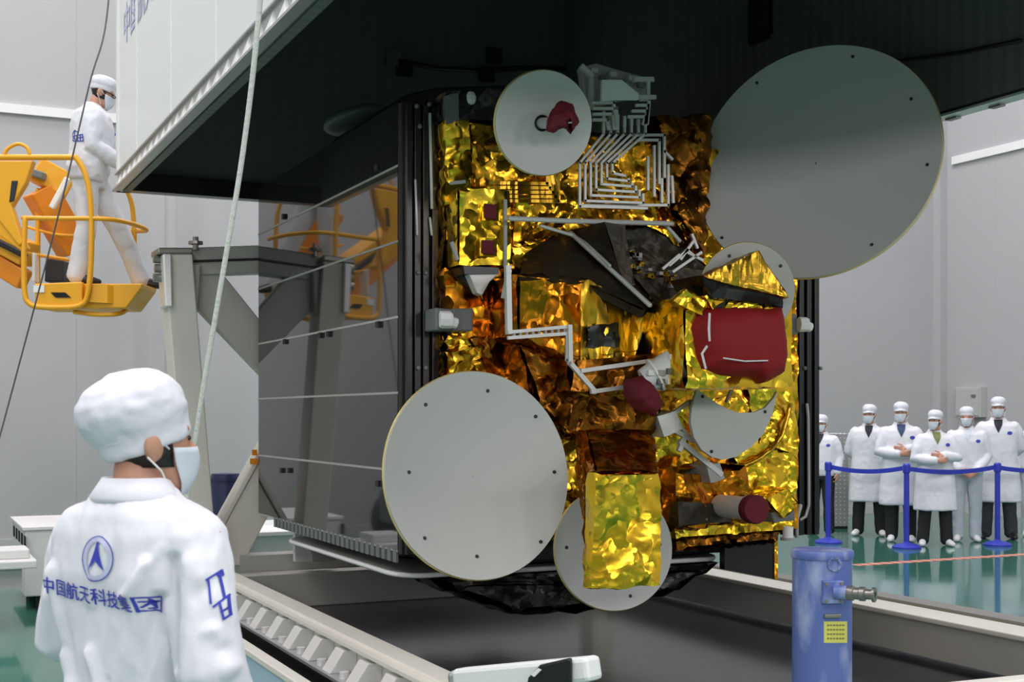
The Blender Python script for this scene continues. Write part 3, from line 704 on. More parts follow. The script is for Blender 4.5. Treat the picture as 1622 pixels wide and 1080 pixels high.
# central feed tower: sloping top with the cover's dark reflection put into its colour, orange front, brown lower apron
f = [atY(826, 436, 5.60), atY(922, 446, 5.60), atY(1026, 490, 5.50), atY(1026, 494, 5.50), atY(922, 452, 5.60), atY(826, 442, 5.60)]
def slab(name, front, back, m, amp, sc, seed, step=.03, drop=.03):
    mb = MB(); n = len(front)
    for i in range(n-1):
        a, b, c_, d_ = front[i], front[i+1], back[i+1], back[i]; dn = V((0, .03, -drop))
        mb.patch(a, b, c_, d_, step); mb.patch(b+dn, a+dn, d_+dn, c_+dn, step); mb.patch(b, a, a+dn, b+dn, step)
    return foil(name, mb, m, S, amp, sc, seed)
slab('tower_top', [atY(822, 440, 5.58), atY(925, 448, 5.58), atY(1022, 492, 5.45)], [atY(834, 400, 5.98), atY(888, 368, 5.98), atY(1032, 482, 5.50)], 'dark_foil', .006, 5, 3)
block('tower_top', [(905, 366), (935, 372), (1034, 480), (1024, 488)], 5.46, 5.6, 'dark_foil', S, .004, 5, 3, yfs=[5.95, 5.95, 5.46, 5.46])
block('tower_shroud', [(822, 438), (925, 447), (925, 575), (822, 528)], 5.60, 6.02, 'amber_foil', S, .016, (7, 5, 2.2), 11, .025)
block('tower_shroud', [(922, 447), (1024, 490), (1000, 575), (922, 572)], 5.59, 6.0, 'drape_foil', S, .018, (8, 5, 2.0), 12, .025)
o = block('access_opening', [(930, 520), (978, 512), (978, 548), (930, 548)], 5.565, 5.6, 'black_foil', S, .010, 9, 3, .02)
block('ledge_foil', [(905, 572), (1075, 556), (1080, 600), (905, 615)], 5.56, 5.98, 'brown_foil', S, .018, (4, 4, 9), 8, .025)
block('apron_foil', [(828, 556), (905, 568), (1010, 640), (1030, 668), (905, 678), (858, 620)], 5.70, 5.98, 'brown_foil', S, .02, 5, 9, .03) if False else None
mb = MB(); fr = [atY(x, y, 5.74) for x, y in ((826, 552), (905, 570), (1040, 640), (1030, 680), (905, 690), (856, 640))]; cc = sum(fr, V())/6; 
for i in range(6):
    a, b = fr[i], fr[(i+1) % 6]; mb.patch(a, b, cc+V((0, -.03, 0)), cc+V((0, -.03, 0)), .03); mb.patch(b, a, a+V((0, .26, 0)), b+V((0, .26, 0)), .04)
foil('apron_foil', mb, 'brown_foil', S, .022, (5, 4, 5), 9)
# clutter of dark hardware right of the tower
o = block('hardware_tray', [(935, 366), (1040, 362), (1122, 440), (1110, 478), (1036, 480)], 5.85, 6.0, 'dark_foil', S, .012, 7, 4, .03) if False else None
mb = MB(); fr = [atY(x, y, 5.86) for x, y in ((935, 364), (1030, 362), (1120, 430), (1118, 470), (1040, 482))]; cc = sum(fr, V())/5
for i in range(5):
    a, b = fr[i], fr[(i+1) % 5]; mb.patch(a, b, cc+V((0, -.02, 0)), cc+V((0, -.02, 0)), .03); mb.patch(b, a, a+V((0, .14, 0)), b+V((0, .14, 0)), .04)
tr = foil('hardware_tray', mb, 'dark_foil', S, .02, 7, 4)
rnd = random.Random(5)
for k in range(44):
    u, v = rnd.random(), rnd.random(); px = 955+u*110; py = 372+u*62+v*36-4; s = rnd.uniform(4, 11)
    a = atY(px, py, 5.81); b = atY(px+s, py+s*.8, 5.81)
    MB().box((a.x, 5.79, b.z), (b.x, 5.86, a.z)).build('connector', rnd.choice(['seam_grey', 'clamp_grey', 'gold_foil', 'black_satin', 'drape_foil']), tr, bevel=.003)
for pts in ([(1078, 410), (1098, 382)], [(1060, 420), (1088, 396), (1098, 405)], [(1050, 425), (1075, 404)], [(1085, 398), (1112, 412)], [(1066, 430), (1110, 400)], [(1096, 372), (1104, 392)]):
    pipe(pts, 5.78, .007, 'silver_pipe', 'strut')
# front instrument box with the red cover
bx = block('instrument_box', [(1084, 474), (1252, 474), (1253, 610), (1086, 611)], 5.20, 5.95, 'yellow_foil', S, .012, (6, 6, 3), 21, .025)
def cloth(name, outline, y0, bulge, back, m, parent, amp, sc, seed, step=.02):
    """stuffed fabric cover: outline on plane y0, dome towards -Y"""
    pts = [atY(x, y, y0) for x, y in outline]; n = len(pts); c = sum(pts, V())/n; mb = MB(); N = 9
    rows = []
    for j in range(N+1):
        s_ = 1-(j/N)**1.0; d = bulge*(1-s_**6)
        rows.append([c+(p-c)*s_+V((0, -d, 0)) for p in pts])
    vs = [p for r_ in rows for p in r_]; fs = []
    for j in range(N):
        for k in range(n):
            k2 = (k+1) % n; fs.append((j*n+k, j*n+k2, (j+1)*n+k2, (j+1)*n+k))
    b0 = len(vs); vs += [p+V((0, back, 0)) for p in pts]
    for k in range(n): k2 = (k+1) % n; fs.append((k2, k, b0+k, b0+k2))
    fs.append(tuple(range(b0, b0+n))); mb.add(vs, fs)
    return foil(name, mb, m, parent, amp, sc, seed, 60)
def dense(poly, step=6):
    out = []
    for a, b in zip(poly, poly[1:]+poly[:1]):
        n = max(1, int(math.hypot(b[0]-a[0], b[1]-a[1])/step)); out += [(a[0]+(b[0]-a[0])*i/n, a[1]+(b[1]-a[1])*i/n) for i in range(n)]
    return out
rc = cloth('red_cover', dense([(1128, 488), (1232, 486), (1238, 530), (1241, 570), (1236, 592), (1205, 604), (1190, 594), (1140, 592), (1112, 582), (1096, 520), (1104, 500)]), 5.19, .11, .03, 'red_cloth', bx, .008, (5, 5, 7), 5)
for pts in ([(1124, 496), (1123, 520), (1124, 540)], [(1120, 548), (1112, 560), (1118, 584)], ):
    MB().tube([atY(x, y, 5.075) for x, y in pts], (.007, .003), 8, ref=(0, 1, 0)).build('cover_strap', 'strap_white', rc, smooth=60)
MB().tube([atY(x, y, 5.055) for x, y in ((1146, 567), (1180, 572), (1216, 571))], .004, 8).build('cover_seam', 'strap_white', rc, smooth=60)
# rumpled foil and dark gap on top of the box, and the gold roof wedge
block('box_top_foil', [(1128, 466), (1236, 466), (1238, 486), (1130, 486)], 5.17, 5.6, 'black_foil', S, .014, 9, 6, .02)
for q in ([(1118, 470), (1142, 462), (1150, 470), (1128, 486)], [(1150, 486), (1172, 466), (1180, 468), (1176, 480)], [(1168, 488), (1188, 474), (1212, 482), (1232, 488)], [(1068, 476), (1086, 462), (1116, 478), (1110, 496)]):
    block('foil_flap', q, 5.15, 5.18, 'yellow_foil', bx, .010, 12, 3, .015)
mb = MB(); A, B_, C_ = atY(1117, 438, 5.06), atY(1200, 400, 5.06), atY(1247, 470, 5.06); off = V((.02, .12, 0))
mb.patch(A, B_, C_, C_, .02).patch(B_, A, A+off, B_+off, .02).patch(C_, B_, B_+off, C_+off, .02).patch(A, C_, C_+off, A+off, .02).patch(B_+off, A+off, C_+off, C_+off, .02)
foil('roof_wedge', mb, 'drape_foil', S, .008, (9, 6, 3), 5)
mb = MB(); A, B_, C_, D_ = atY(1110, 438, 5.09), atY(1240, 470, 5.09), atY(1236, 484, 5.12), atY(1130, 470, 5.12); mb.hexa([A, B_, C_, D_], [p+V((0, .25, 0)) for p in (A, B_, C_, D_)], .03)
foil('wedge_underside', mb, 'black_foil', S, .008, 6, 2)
# white feed horn with a red cap
a, b = atY(1020, 604, 5.42), atY(1074, 574, 5.36)
hn = MB().tube([a, a+(b-a)*.5, b], [.062, .075, .085], 18, dome=False).build('feed_horn', 'white_paint', S, smooth=40)
d_ = (b-a).normalized()
for k in range(7):
    pp = a+(b-a)*(.2+.11*k); e = V((0, -1, 0)); e = (e-d_*e.dot(d_)).normalized(); e = Matrix.Rotation(R([-30, 20, -10, 40, 0, 30, -40][k]), 3, d_) @ e
    s = .07+.002*k; MB().box(pp+e*s-V((.02, .012, .014)), pp+e*s+V((.02, .012, .014))).build('horn_fitting', ['bolt_white', 'clamp_grey', 'seam_grey'][k % 3], hn, bevel=.003)
for k in (.3, .8): MB().tube([a+(b-a)*k, a+(b-a)*(k+.06)], .088, 18, dome=False).build('horn_flange', 'bolt_white', hn, smooth=40)
cloth('horn_cover', dense([(1000, 604), (1016, 598), (1030, 612), (1042, 628), (1046, 640), (1034, 656), (1016, 646), (1002, 628)], 5), 5.36, .05, .06, 'maroon_cloth', S, .008, 14, 7)
# hanging lower feed box
block('lower_box', [(946, 753), (1040, 751), (1041, 924), (938, 929)], 5.00, 5.06, 'yellow_foil', S, .014, (2.6, 2.6, 5.0), 31, .02)
block('lower_neck', [(930, 684), (1032, 682), (1038, 753), (946, 754)], 5.02, [5.56, 5.56, 5.09, 5.09], 'amber_foil', S, .012, 5, 32, .025, yfs=[5.5, 5.5, 5.03, 5.03])
block('neck_side', [(903, 676), (932, 684), (946, 752), (940, 926), (914, 790)], 5.2, 5.6, 'amber_foil', S, .012, 6, 33, .025) if False else None
f = [atY(914, 682, 5.6), atY(932, 684, 5.5), atY(944, 756, 5.07), atY(939, 924, 5.05), atY(926, 830, 5.2), atY(917, 750, 5.4)]
mb = MB(); cc = sum(f, V())/6
for i in range(6): a, b = f[i], f[(i+1) % 6]; mb.patch(a, b, cc, cc, .025); mb.patch(b, a, a+V((.05, .14, 0)), b+V((.05, .14, 0)), .03)
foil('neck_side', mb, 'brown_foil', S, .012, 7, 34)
# lower right: brown mound, capped horn, connectors, skirt
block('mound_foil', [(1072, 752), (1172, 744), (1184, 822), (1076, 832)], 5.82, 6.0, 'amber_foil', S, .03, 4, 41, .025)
block('recess_foil', [(1074, 796), (1160, 802), (1156, 826), (1076, 832)], 5.78, 5.86, 'dark_foil', S, .010, 7, 42, .025)
c = atY(1190, 806, 5.45); ax = V((-.15, -1, .02)).normalized()
o = MB().lathe([(.060, -.35), (.060, -.02), (.072, -.02), (.072, .03), (.066, .035)], c, 32, ax).build('capped_horn', 'white_paint', S, smooth=40)
MB().lathe([(.0745, .0), (.0745, .05), (.068, .062), (.001, .064)], c, 32, ax).build('red_cap', 'maroon_cloth', o, smooth=40)
block('connector_foil', [(1216, 790), (1246, 776), (1262, 800), (1240, 816)], 5.72, 5.95, 'yellow_foil', S, .012, 10, 43, .02)
MB().prism([atY(x, y, 5.74) for x, y in ((1222, 812), (1258, 804), (1260, 824), (1226, 828))], (0, .2, 0)).build('connector_block', 'clamp_grey', S, bevel=.006)
a = atY(1248, 834, 5.8); MB().cyl(a, a-UP*.06, .03, 14).build('nozzle', 'bolt_white', S, smooth=40)
MB().cyl(a-UP*.06, a-UP*.075, .042, 14).build('nozzle_tip', 'seam_grey', S, smooth=40)
block('skirt_foil', [(1068, 826), (1256, 822), (1250, 838), (1072, 850)], 5.88, 6.05, 'yellow_foil', S, .014, (6, 6, 9), 44, .02)
block('skirt_fringe', [(1072, 850), (1232, 838), (1230, 852), (1074, 866)], 5.95, 6.05, 'brown_foil', S, .022, 14, 45, .018)
mb = MB(); q = [atY(x, y, 6.02) for x, y in ((1148, 846), (1231, 846), (1231, 918), (1148, 902))]; mb.prism(q, (0, .05, 0)); o = mb.build('lower_panel', 'black_satin', S)
q = [atY(x, y, 6.01) for x, y in ((1227, 846), (1232, 846), (1232, 918), (1227, 917))]; MB().prism(q, (0, .06, 0)).build('gold_edge', 'gold_foil', o)
for q, m, s in (([(1180, 610), (1255, 610), (1255, 720), (1200, 700)], 'yellow_foil', 51), ([(1150, 700), (1255, 690), (1255, 790), (1180, 780)], 'yellow_foil', 52), ([(1035, 690), (1080, 690), (1100, 760), (1050, 780)], 'yellow_foil', 53),
                ([(707, 560), (770, 545), (812, 600), (707, 620)], 'gold_foil', 54), ([(707, 430), (738, 440), (760, 480), (708, 486)], 'amber_foil', 55), ([(820, 320), (905, 330), (880, 372), (815, 385)], 'gold_foil', 56), ([(708, 196), (740, 190), (745, 300), (708, 320)], 'yellow_foil', 57),
                ([(1040, 300), (1085, 300), (1100, 370), (1056, 350)], 'gold_foil', 58), ([(750, 540), (822, 536), (850, 590), (800, 590)], 'brown_foil', 59)):
    block('foil_patch', q, 5.965, 6.02, m, S, .022, 6, s, .022)
mb = MB().tube([atY(*p, 5.92) for p in ((1252, 640), (1247, 662), (1238, 690), (1222, 712), (1200, 728), (1178, 738))], .014, 8); mb.build('harness_cable', 'drape_foil', S, smooth=60)
mb = MB().tube([atY(*p, 5.90) for p in ((1150, 636), (1156, 622), (1160, 614), (1154, 608))], .010, 8); mb.build('harness_cable', 'clamp_grey', S, smooth=60)

# ---- white waveguides
wg = thing('x', '', '') if False else None
for k in range(7):                              # run from the top bracket, slant left, drop, turn right in nested squares
    i = 6-k
    top = (1026-15*k*.98, 196+1.5*k); 
    xs = 962-7.2*i+0; pts = [(956+11*i, 205-2*i), (956+11*i, 212), (918+8.6*i, 258), (918+8.6*i, 327-8.8*i), (1024-5.8*i, 330-8.6*i)]
    if i > 0: pts.append((1024-5.8*i, 314-6*i))
    pipe(pts, 5.80, .0062, 'silver_pipe', 'waveguide')
    pipe([(956+11*i, 205-2*i), (956+11*i, 178+2.6*i)], 5.78, .0075, 'silver_pipe', 'waveguide')
for k, (x0, x1, y) in enumerate([(938, 972, 163), (940, 976, 172), (940, 970, 181), (940, 962, 190)]): pipe([(x0, y), (x1, y), (x1+2, 204)], 5.76, .007, 'silver_pipe', 'waveguide')
for k in range(4): pipe([(1000-6*k+14, 158+9*k), (1028-2*k, 158+9*k), (1028-2*k-3, 196)], 5.75, .007, 'silver_pipe', 'waveguide')
for pts in ([(1000, 214), (1052, 214), (1052, 280)], [(1010, 222), (1044, 222), (1044, 290)], [(1052, 240), (1064, 252)], [(1058, 262), (1058, 325), (918, 325)], [(1048, 284), (1048, 320)], [(1064, 280), (1066, 320)], [(1026, 250), (1026, 300)], [(1036, 232), (1036, 310)]):
    pipe(pts, 5.84, .0068, 'silver_pipe', 'waveguide')
mb = MB()
def quadbox(pts, y, d): return MB().prism([atY(a, b, y) for a, b in pts], (0, d, 0))
quadbox([(954, 126), (985, 126), (1012, 148), (1012, 158), (974, 158), (953, 160)], 5.70, .02).build('bracket_plate', 'white_paint', S, bevel=.003)
quadbox([(920, 106), (945, 100), (985, 112), (1010, 118), (1026, 124), (1024, 150), (960, 165), (930, 170)], 5.86, .05).build('bracket_base', 'seam_grey', S, bevel=.006)
pipe([(936, 128), (936, 170)], 5.80, .012); pipe([(922, 106), (936, 120)], 5.8, .012); pipe([(1005, 126), (1032, 126)], 5.8, .012); pipe([(1026, 126), (1026, 150)], 5.8, .010); pipe([(970, 154), (1036, 154)], 5.72, .010)
for k in range(6): c = atY(940+15*k, 112+3*k+((k % 2)*8), 5.82); MB().box(c-V((.02, .015, .012)), c+V((.02, .015, .012))).build('fitting', ['silver_pipe', 'clamp_grey'][k % 2], S, bevel=.003)
for k in range(5):                              # gold pipes nested left of the white ones
    pipe([(760+4*k, 318-7*k), (884-4.5*k, 319-7*k), (884-4.5*k, 278)], 5.90, .008, 'drape_foil', 'gold_pipe')
pipe([(810, 346), (900, 350), (1062, 354)], 5.76, .013, sq=False); pipe([(858, 358), (905, 372)], 5.80, .009, sq=False)
pipe([(905, 370), (1028, 482)], 5.5, .012, ys=[5.90, 5.42], sq=False); pipe([(912, 370), (965, 420)], 5.5, .009, ys=[5.92, 5.64], sq=False)
pipe([(1052, 354), (1075, 380)], 5.80, .011, sq=False)
pipe([(804, 424), (806, 526)], 5.55, .013, nm='waveguide'); pipe([(806, 430), (798, 470)], 5.6, .010, nm='waveguide')
pipe([(806, 526), (902, 517)], 5.54, .008, nm='waveguide'); pipe([(806, 535), (902, 528)], 5.54, .008, nm='waveguide'); pipe([(902, 517), (903, 575), (942, 620)], 5.53, .011, nm='waveguide')
for k in range(9): pipe([(814+10*k, 526-.9*k), (814+10*k, 534-.8*k)], 5.545, .006, 'seam_grey', 'waveguide_rib')
pipe([(898, 530), (898, 570), (930, 606)], 5.54, .007, nm='waveguide')
pipe([(922, 587), (1026, 572)], 5.52, .010, nm='waveguide'); pipe([(938, 620), (1004, 611)], 5.52, .010, nm='waveguide')
for pts in ([(715, 290), (735, 288)], [(716, 385), (724, 410)], [(800, 318), (800, 420)]): pipe(pts, 5.84, .008, 'seam_grey', 'strut')

# black foil and the support plate under the bus (the plate belongs to the support frame)
mb = MB(); fq = [V((2.55, 6.30, .735)), V((4.30, 6.30, .735)), V((4.22, 6.28, .70)), V((3.75, 6.25, .56)), V((3.0, 6.25, .56)), V((2.68, 6.28, .69))]
n = len(fq); cc = sum(fq, V())/n
for i in range(n):
    a, b = fq[i], fq[(i+1) % n]; o2 = V((0, 1.9, .05)); mb.patch(a, b, cc, cc, .05); mb.patch(b, a, a+o2, b+o2, .06); mb.patch(b+o2, a+o2, cc+o2, cc+o2, .08)
foil('hanging_blanket', mb, 'black_foil', F, .03, 4, 61, 40)
MB().box((2.6, 6.25, .80), (4.5, 8.3, .95)).build('adapter_skirt', 'black_rubber', S, bevel=.02)
MB().lathe([(.80, .786), (.80, .80), (.85, .81)], (3.4, 7.3, 0), 48).build('adapter_ring', 'clamp_grey', S, smooth=40)
pl = []
for cx, cy, a0 in ((2.48, 6.44, 180), (4.2, 6.44, 270), (4.2, 8.2, 0), (2.48, 8.2, 90)):
    for k in range(7): a = R(a0+15*k); pl.append((cx+.14*math.cos(a), cy+.14*math.sin(a)*1.6))
MB().prism([V((x, y, .760)) for x, y in pl], (0, 0, .025)).build('support_plate', 'grey_paint', F, bevel=.003)
mb = MB().tube([V((x*1.0, y, .772)) for x, y in pl]+[V((pl[0][0], pl[0][1], .772))], .014, 6, dome=False); mb.build('plate_edge', 'white_paint', F, smooth=80)
# ------------------------------------------------------------------ yellow boom lift
LT = thing('boom_lift', 'yellow boom lift carrying a basket up to the cover corner', 'boom lift', (-2.4, 11.6, 0))
def hoop(name, pts, r, m='lift_yellow', parent=None, n=6):
    q = [P(*p) for p in pts]; out = []
    for i in range(len(q)-1):
        p0, p1, p2, p3 = q[max(i-1, 0)], q[i], q[i+1], q[min(i+2, len(q)-1)]
        for k in range(n):
            t = k/n; out.append(.5*((2*p1)+(p2-p0)*t+(2*p0-5*p1+4*p2-p3)*t*t+(3*p1-p0-3*p2+p3)*t**3))
    out.append(q[-1]); return MB().tube(out, r, 10).build(name, m, parent or BK, smooth=60)
tn, tf = 9.75, 10.5
# basket: floor pan
def lbox(pts, t0, t1, name, m, parent, bevel=.01):
    a = [P(x, y, t0) for x, y in pts]; d = CF*(t1-t0)
    return MB().prism(a, d).build(name, m, parent, bevel=bevel)
BK = lbox([(58, 449), (226, 449), (224, 456), (200, 488), (58, 488)], tn+.06, tn+.46, 'basket', 'lift_yellow', LT)
lbox([(54, 449), (130, 446), (130, 486), (56, 488)], tn, tn+.06, 'kick_plate', 'lift_yellow', BK)
mb = MB(); pts = [P(x, y, t) for x, y, t in ((136, 450, tn+.02), (170, 451, tn+.03), (200, 456, tn+.12), (226, 460, tn+.3), (229, 463, tn+.5))]; pb = [P(x, y, t) for x, y, t in ((136, 478, tn+.02), (170, 480, tn+.03), (200, 482, tn+.12), (226, 483, tn+.3), (229, 481, tn+.5))]
for a, b, c_, d_ in zip(pts, pts[1:], pb[1:], pb): mb.prism([a, b, c_, d_], CF*.03)
mb.build('kick_plate', 'lift_yellow', BK, smooth=40)
lbox([(80, 463), (103, 463), (112, 471), (88, 471)], tn-.008, tn, 'step_hole', 'black_hole', BK, 0)
for k, (x0, x1) in enumerate(((190, 196), (199, 203), (206, 210))): lbox([(x0, 463), (x1, 464), (x1, 475), (x0, 474)], tn+.10, tn+.16, 'marking', 'black_rubber', BK, 0)
lbox([(53, 452), (70, 452), (70, 463), (53, 463)], tn-.01, tn+.01, 'decal_plate', 'white_paint', BK, 0)
hoop('guard_hoop', [(40, 345, tn), (38, 400, tn), (39, 462, tn), (46, 480, tn), (62, 486, tn), (100, 487, tn), (126, 484, tn), (138, 470, tn), (144, 420, tn), (145, 350, tn), (141, 300, tn), (132, 268, tn), (119, 248, tn)], .021)
hoop('top_rail', [(-60, 250, tn), (0, 249, tn), (60, 249, tn), (119, 249, tn)], .022)
hoop('middle_rail', [(36, 345, tn), (90, 346, tn), (145, 346, tn), (180, 348, tn+.05), (215, 356, tn+.25), (232, 365, tn+.45), (205, 366, tf)], .018)
hoop('guard_post', [(200, 300, tf-.2), (208, 320, tf-.2), (212, 352, tf-.2), (213, 410, tf-.2), (212, 470, tf-.2)], .02)
hoop('guard_post', [(60, 300, tf), (60, 460, tf)], .02)
hoop('middle_rail', [(38, 358, tf), (95, 372, tf), (150, 372, tf)], .013)
hoop('lower_rail', [(118, 494, tn+.1), (150, 498, tn+.1), (180, 498, tn+.12), (196, 494, tn+.2), (202, 486, tn+.3)], .018, 'lift_yellow')
hoop('bow', [(6, 248, tn), (12, 236, tn), (28, 228, tn), (42, 233, tn), (47, 244, tn)], .014)
lbox([(-40, 254), (52, 254), (40, 290), (18, 326), (36, 384), (30, 390), (-40, 300)], tn-.02, tn+.06, 'side_bracket', 'lift_yellow', BK)
lbox([(18, 286), (28, 286), (22, 318), (14, 320)], tn-.03, tn-.02, 'cable_loom', 'black_rubber', BK)
lbox([(-40, 330), (6, 330), (42, 392), (34, 398), (-40, 345)], tn, tn+.1, 'side_brace', 'lift_yellow', BK)
lbox([(72, 408), (100, 412), (100, 446), (70, 446)], tf-.25, tf-.05, 'control_box', 'black_rubber', BK)
lbox([(50, 400), (55, 400), (55, 446), (50, 446)], tn+.1, tn+.2, 'control_post', 'white_paint', BK)
lbox([(40, 398), (106, 408), (106, 412), (40, 402)], tn+.15, tn+.3, 'shelf', 'lift_yellow', BK)
# boom
def beam(name, a, b, w, h, m, parent): return MB().bar(P(*a), P(*b), w, h).build(name, m, parent, bevel=.012)
bm_ = beam('boom', (56, 268, 10.5), (112, 298, 10.6), .16, .20, 'lift_yellow', LT)
beam('fly_arm', (62, 300, 10.5), (118, 398, 10.7), .2, .24, 'lift_orange', LT)
beam('levelling_cylinder', (82, 330, 10.38), (108, 282, 10.38), .05, .05, 'bolt_white', LT)
lbox([(44, 264), (68, 272), (66, 284), (44, 276)], 10.35, 10.45, 'pivot', 'clamp_grey', LT)
beam('boom', (-520, 100, 11.2), (48, 404, 10.4), .18, .20, 'lift_yellow', LT)
beam('boom_cable', (-420, 170, 11.1), (40, 404, 10.3), .08, .05, 'black_rubber', LT)
beam('link_bar', (-420, 160, 11.2), (40, 444, 10.4), .12, .16, 'lift_orange', LT)
beam('lower_boom', (-520, 120, 11.3), (-520, 780, 11.5), .24, .3, 'lift_yellow', LT)
beam('lower_boom', (-420, 160, 11.4), (-460, 760, 11.4), .2, .26, 'lift_yellow', LT)
c = P(-500, 800, 11.5)
MB().box((c.x-.8, c.y-.6, .75), (c.x+.8, c.y+.6, 1.15)).build('turret', 'lift_yellow', LT, bevel=.05)
MB().box((c.x-1.2, c.y-.7, .35), (c.x+1.2, c.y+.7, .75)).build('chassis', 'clamp_grey', LT, bevel=.04)
for dx in (-.85, .85):
    for dy in (-.8, .8): 
        wl = MB().lathe([(.2, -.13), (.36, -.13), (.38, -.08), (.38, .08), (.36, .13), (.2, .13)], (c.x+dx, c.y+dy, .38), 28, (0, 1, 0)).build('wheel', 'black_rubber', LT, smooth=40)
        MB().lathe([(.19, -.1), (.19, .1), (.06, .13)], (c.x+dx, c.y+dy, .38), 20, (0, 1, 0)).build('hub', 'lift_yellow', wl, smooth=40)

# ------------------------------------------------------------------ blue jack cylinder in the foreground
tj = 4.6; c = P(1302, 870, tj); zt = c.z; r = .104
J = thing('blue_jack', 'blue painted hydraulic jack cylinder with yellow label in front of the base', 'jack', (c.x, c.y, 0))
MB().lathe([(r, .03), (r, zt-.022)], (c.x, c.y, 0), 48).build('barrel', 'jack_blue', J, smooth=40)
MB().lathe([(r*1.04, zt-.028), (r*1.06, zt-.022), (r*1.06, zt-.004), (r*1.03, zt), (.001, zt)], (c.x, c.y, 0), 48).build('top_plate', 'jack_blue', J, smooth=40)
MB().lathe([(.18, 0), (.18, .03), (r, .03)], (c.x, c.y, 0), 40).build('foot_plate', 'jack_blue', J, smooth=40)
def on(px, py, k=1.0):
    d = ray(px, py); ox, oy = -c.x, -c.y; A = d.x**2+d.y**2; Bq = 2*(ox*d.x+oy*d.y); Cq = ox*ox+oy*oy-(r*k)**2
    t = (-Bq-math.sqrt(max(0, Bq*Bq-4*A*Cq)))/(2*A); return V((d.x*t, d.y*t, CAMZ+d.z*t))
def nrm(p): n = V((p.x-c.x, p.y-c.y, 0)); return n.normalized()
p = on(1321, 893); n = nrm(p)
MB().lathe([(.026, -.01), (.026, .006), (.017, .006), (.017, .001), (.001, .001)], p, 24, n).build('gauge_port', 'jack_blue', J, smooth=40)
for k in range(6): a = k*math.pi/3; e = n.cross(UP); MB().ball(p+n*.006+(e*math.cos(a)+UP*math.sin(a))*.021, .0035, su=6, sv=4).build('screw', 'steel', J)
p = on(1318, 937); n = nrm(p); e = n.cross(UP).normalized()
if e.dot(CR) < 0: e = -e
MB().prism([p+e*.036*a+UP*.04*b-n*.01 for a, b in ((-1, -1), (1, -1), (1, 1), (-1, 1))], n*.028).build('valve_plate', 'jack_blue', J, bevel=.004)
for a in (-.75, .75):
    for b in (-.75, .75): MB().cyl(p+e*.036*a+UP*.04*b, p+e*.036*a+UP*.04*b+n*.024, .006, 8).build('bolt', 'steel', J)
dr = (n*.55+CR*.85).normalized()
MB().tube([p+n*.015, p+dr*.055], .024, 18, dome=False).build('valve_body', 'jack_blue', J, smooth=40)
MB().lathe([(.022, .05), (.026, .055), (.026, .075), (.021, .078), (.021, .095), (.025, .098), (.025, .115), (.018, .118), (.018, .14)], p, 20, dr).build('pipe_coupling', 'steel', J, smooth=40)
MB().lathe([(.02, .14), (.026, .142), (.026, .150), (.012, .150), (.012, .135)], p, 16, dr).build('pipe_end', 'steel', J, smooth=40)
p1_, p2_ = on(1306, 968, 1.004), on(1342, 968, 1.004)
mb = MB(); mb2 = MB(); N = 8
for k in range(N):
    xa, xb = 1305+37*k/N, 1305+37*(k+1)/N
    q = [on(xa, 984, 1.003), on(xb, 984, 1.003), on(xb, 1018, 1.003), on(xa, 1018, 1.003)]
    mb.prism(q, -nrm(q[0])*.003)
lab = mb.build('warning_label', 'label_yellow', J)
for row in range(4):
    mb2 = MB()
    for k in range(6):
        xa, xb = 1310+4.8*k, 1310+4.8*k+3.6; y_ = 989+7*row
        q = [on(xa, y_, 1.008), on(xb, y_, 1.008), on(xb, y_+2.5, 1.008), on(xa, y_+2.5, 1.008)]; mb2.prism(q, -nrm(q[0])*.002)
    mb2.build('print_line', 'label_ink', lab)
p = on(1318, 975); n = nrm(p); e = n.cross(UP).normalized()
MB().prism([p+e*.03*a+UP*.007*b-n*.01 for a, b in ((-1, -1), (1, -1), (1, 1), (-1, 1))], n*.022).build('clip', 'steel', J, bevel=.003)

# ------------------------------------------------------------------ white tow bar with a black latch, and the front cross tube
TB = thing('tow_bar', 'white steel tow bar with a black latch in the foreground', 'tow bar', P(830, 1100, 4.15)*1)
def pz(px, py, t): return P(px, py, t)
a, b = P(728, 1076, 4.35), P(942, 1058, 3.95)
dd = (b-a).normalized(); 
MB().bar(a, b, .075, .075).build('square_tube', 'white_paint', TB, bevel=.014)
MB().bar(a-dd*.03, a+dd*.005, .066, .066).build('end_cap', 'aluminium', TB, bevel=.02)
sd = dd.cross(UP).normalized()
if sd.dot(CF) > 0: sd = -sd
m_ = a+(b-a)*.60; e_ = a+(b-a)*.91
MB().prism([m_+sd*.038-UP*.04, m_+dd*.012+sd*.038-UP*.005, m_+dd*.06+sd*.038+UP*.030, e_+sd*.038+UP*.043, e_+sd*.038-UP*.04], sd*.022).build('latch', 'black_satin', TB, bevel=.008)
MB().prism([m_+dd*.03+sd*.062+UP*.002, m_+dd*.06+sd*.062+UP*.02, m_+dd*.075+sd*.062+UP*.014, m_+dd*.045+sd*.062-UP*.006], sd*.003).build('latch_plate', 'bolt_white', TB)
for q in (a+(b-a)*.1, a+(b-a)*.85):
    z0 = q.z; MB().bar(V((q.x, q.y, 0)), V((q.x, q.y, z0-.03)), .06, .06, (0, 1, 0)).build('prop_leg', 'white_paint', TB, bevel=.01)
    MB().box((q.x-.12, q.y-.12, 0), (q.x+.12, q.y+.12, .02)).build('foot', 'steel', TB)
CT = thing('cross_tube', 'white cross tube at the lower right before the base', 'tube', (3.6, 3.0, 0))
a, b = P(1460, 1090, 4.4), P(1700, 1066, 4.5)
MB().bar(a-UP*.02, b-UP*.02, .08, .05).build('tube', 'cream_paint', CT, bevel=.012)
for q in (a+(b-a)*.3, a+(b-a)*.9): MB().bar(V((q.x, q.y, 0)), V((q.x, q.y, q.z-.04)), .06, .06, (0, 1, 0)).build('prop_leg', 'cream_paint', CT)
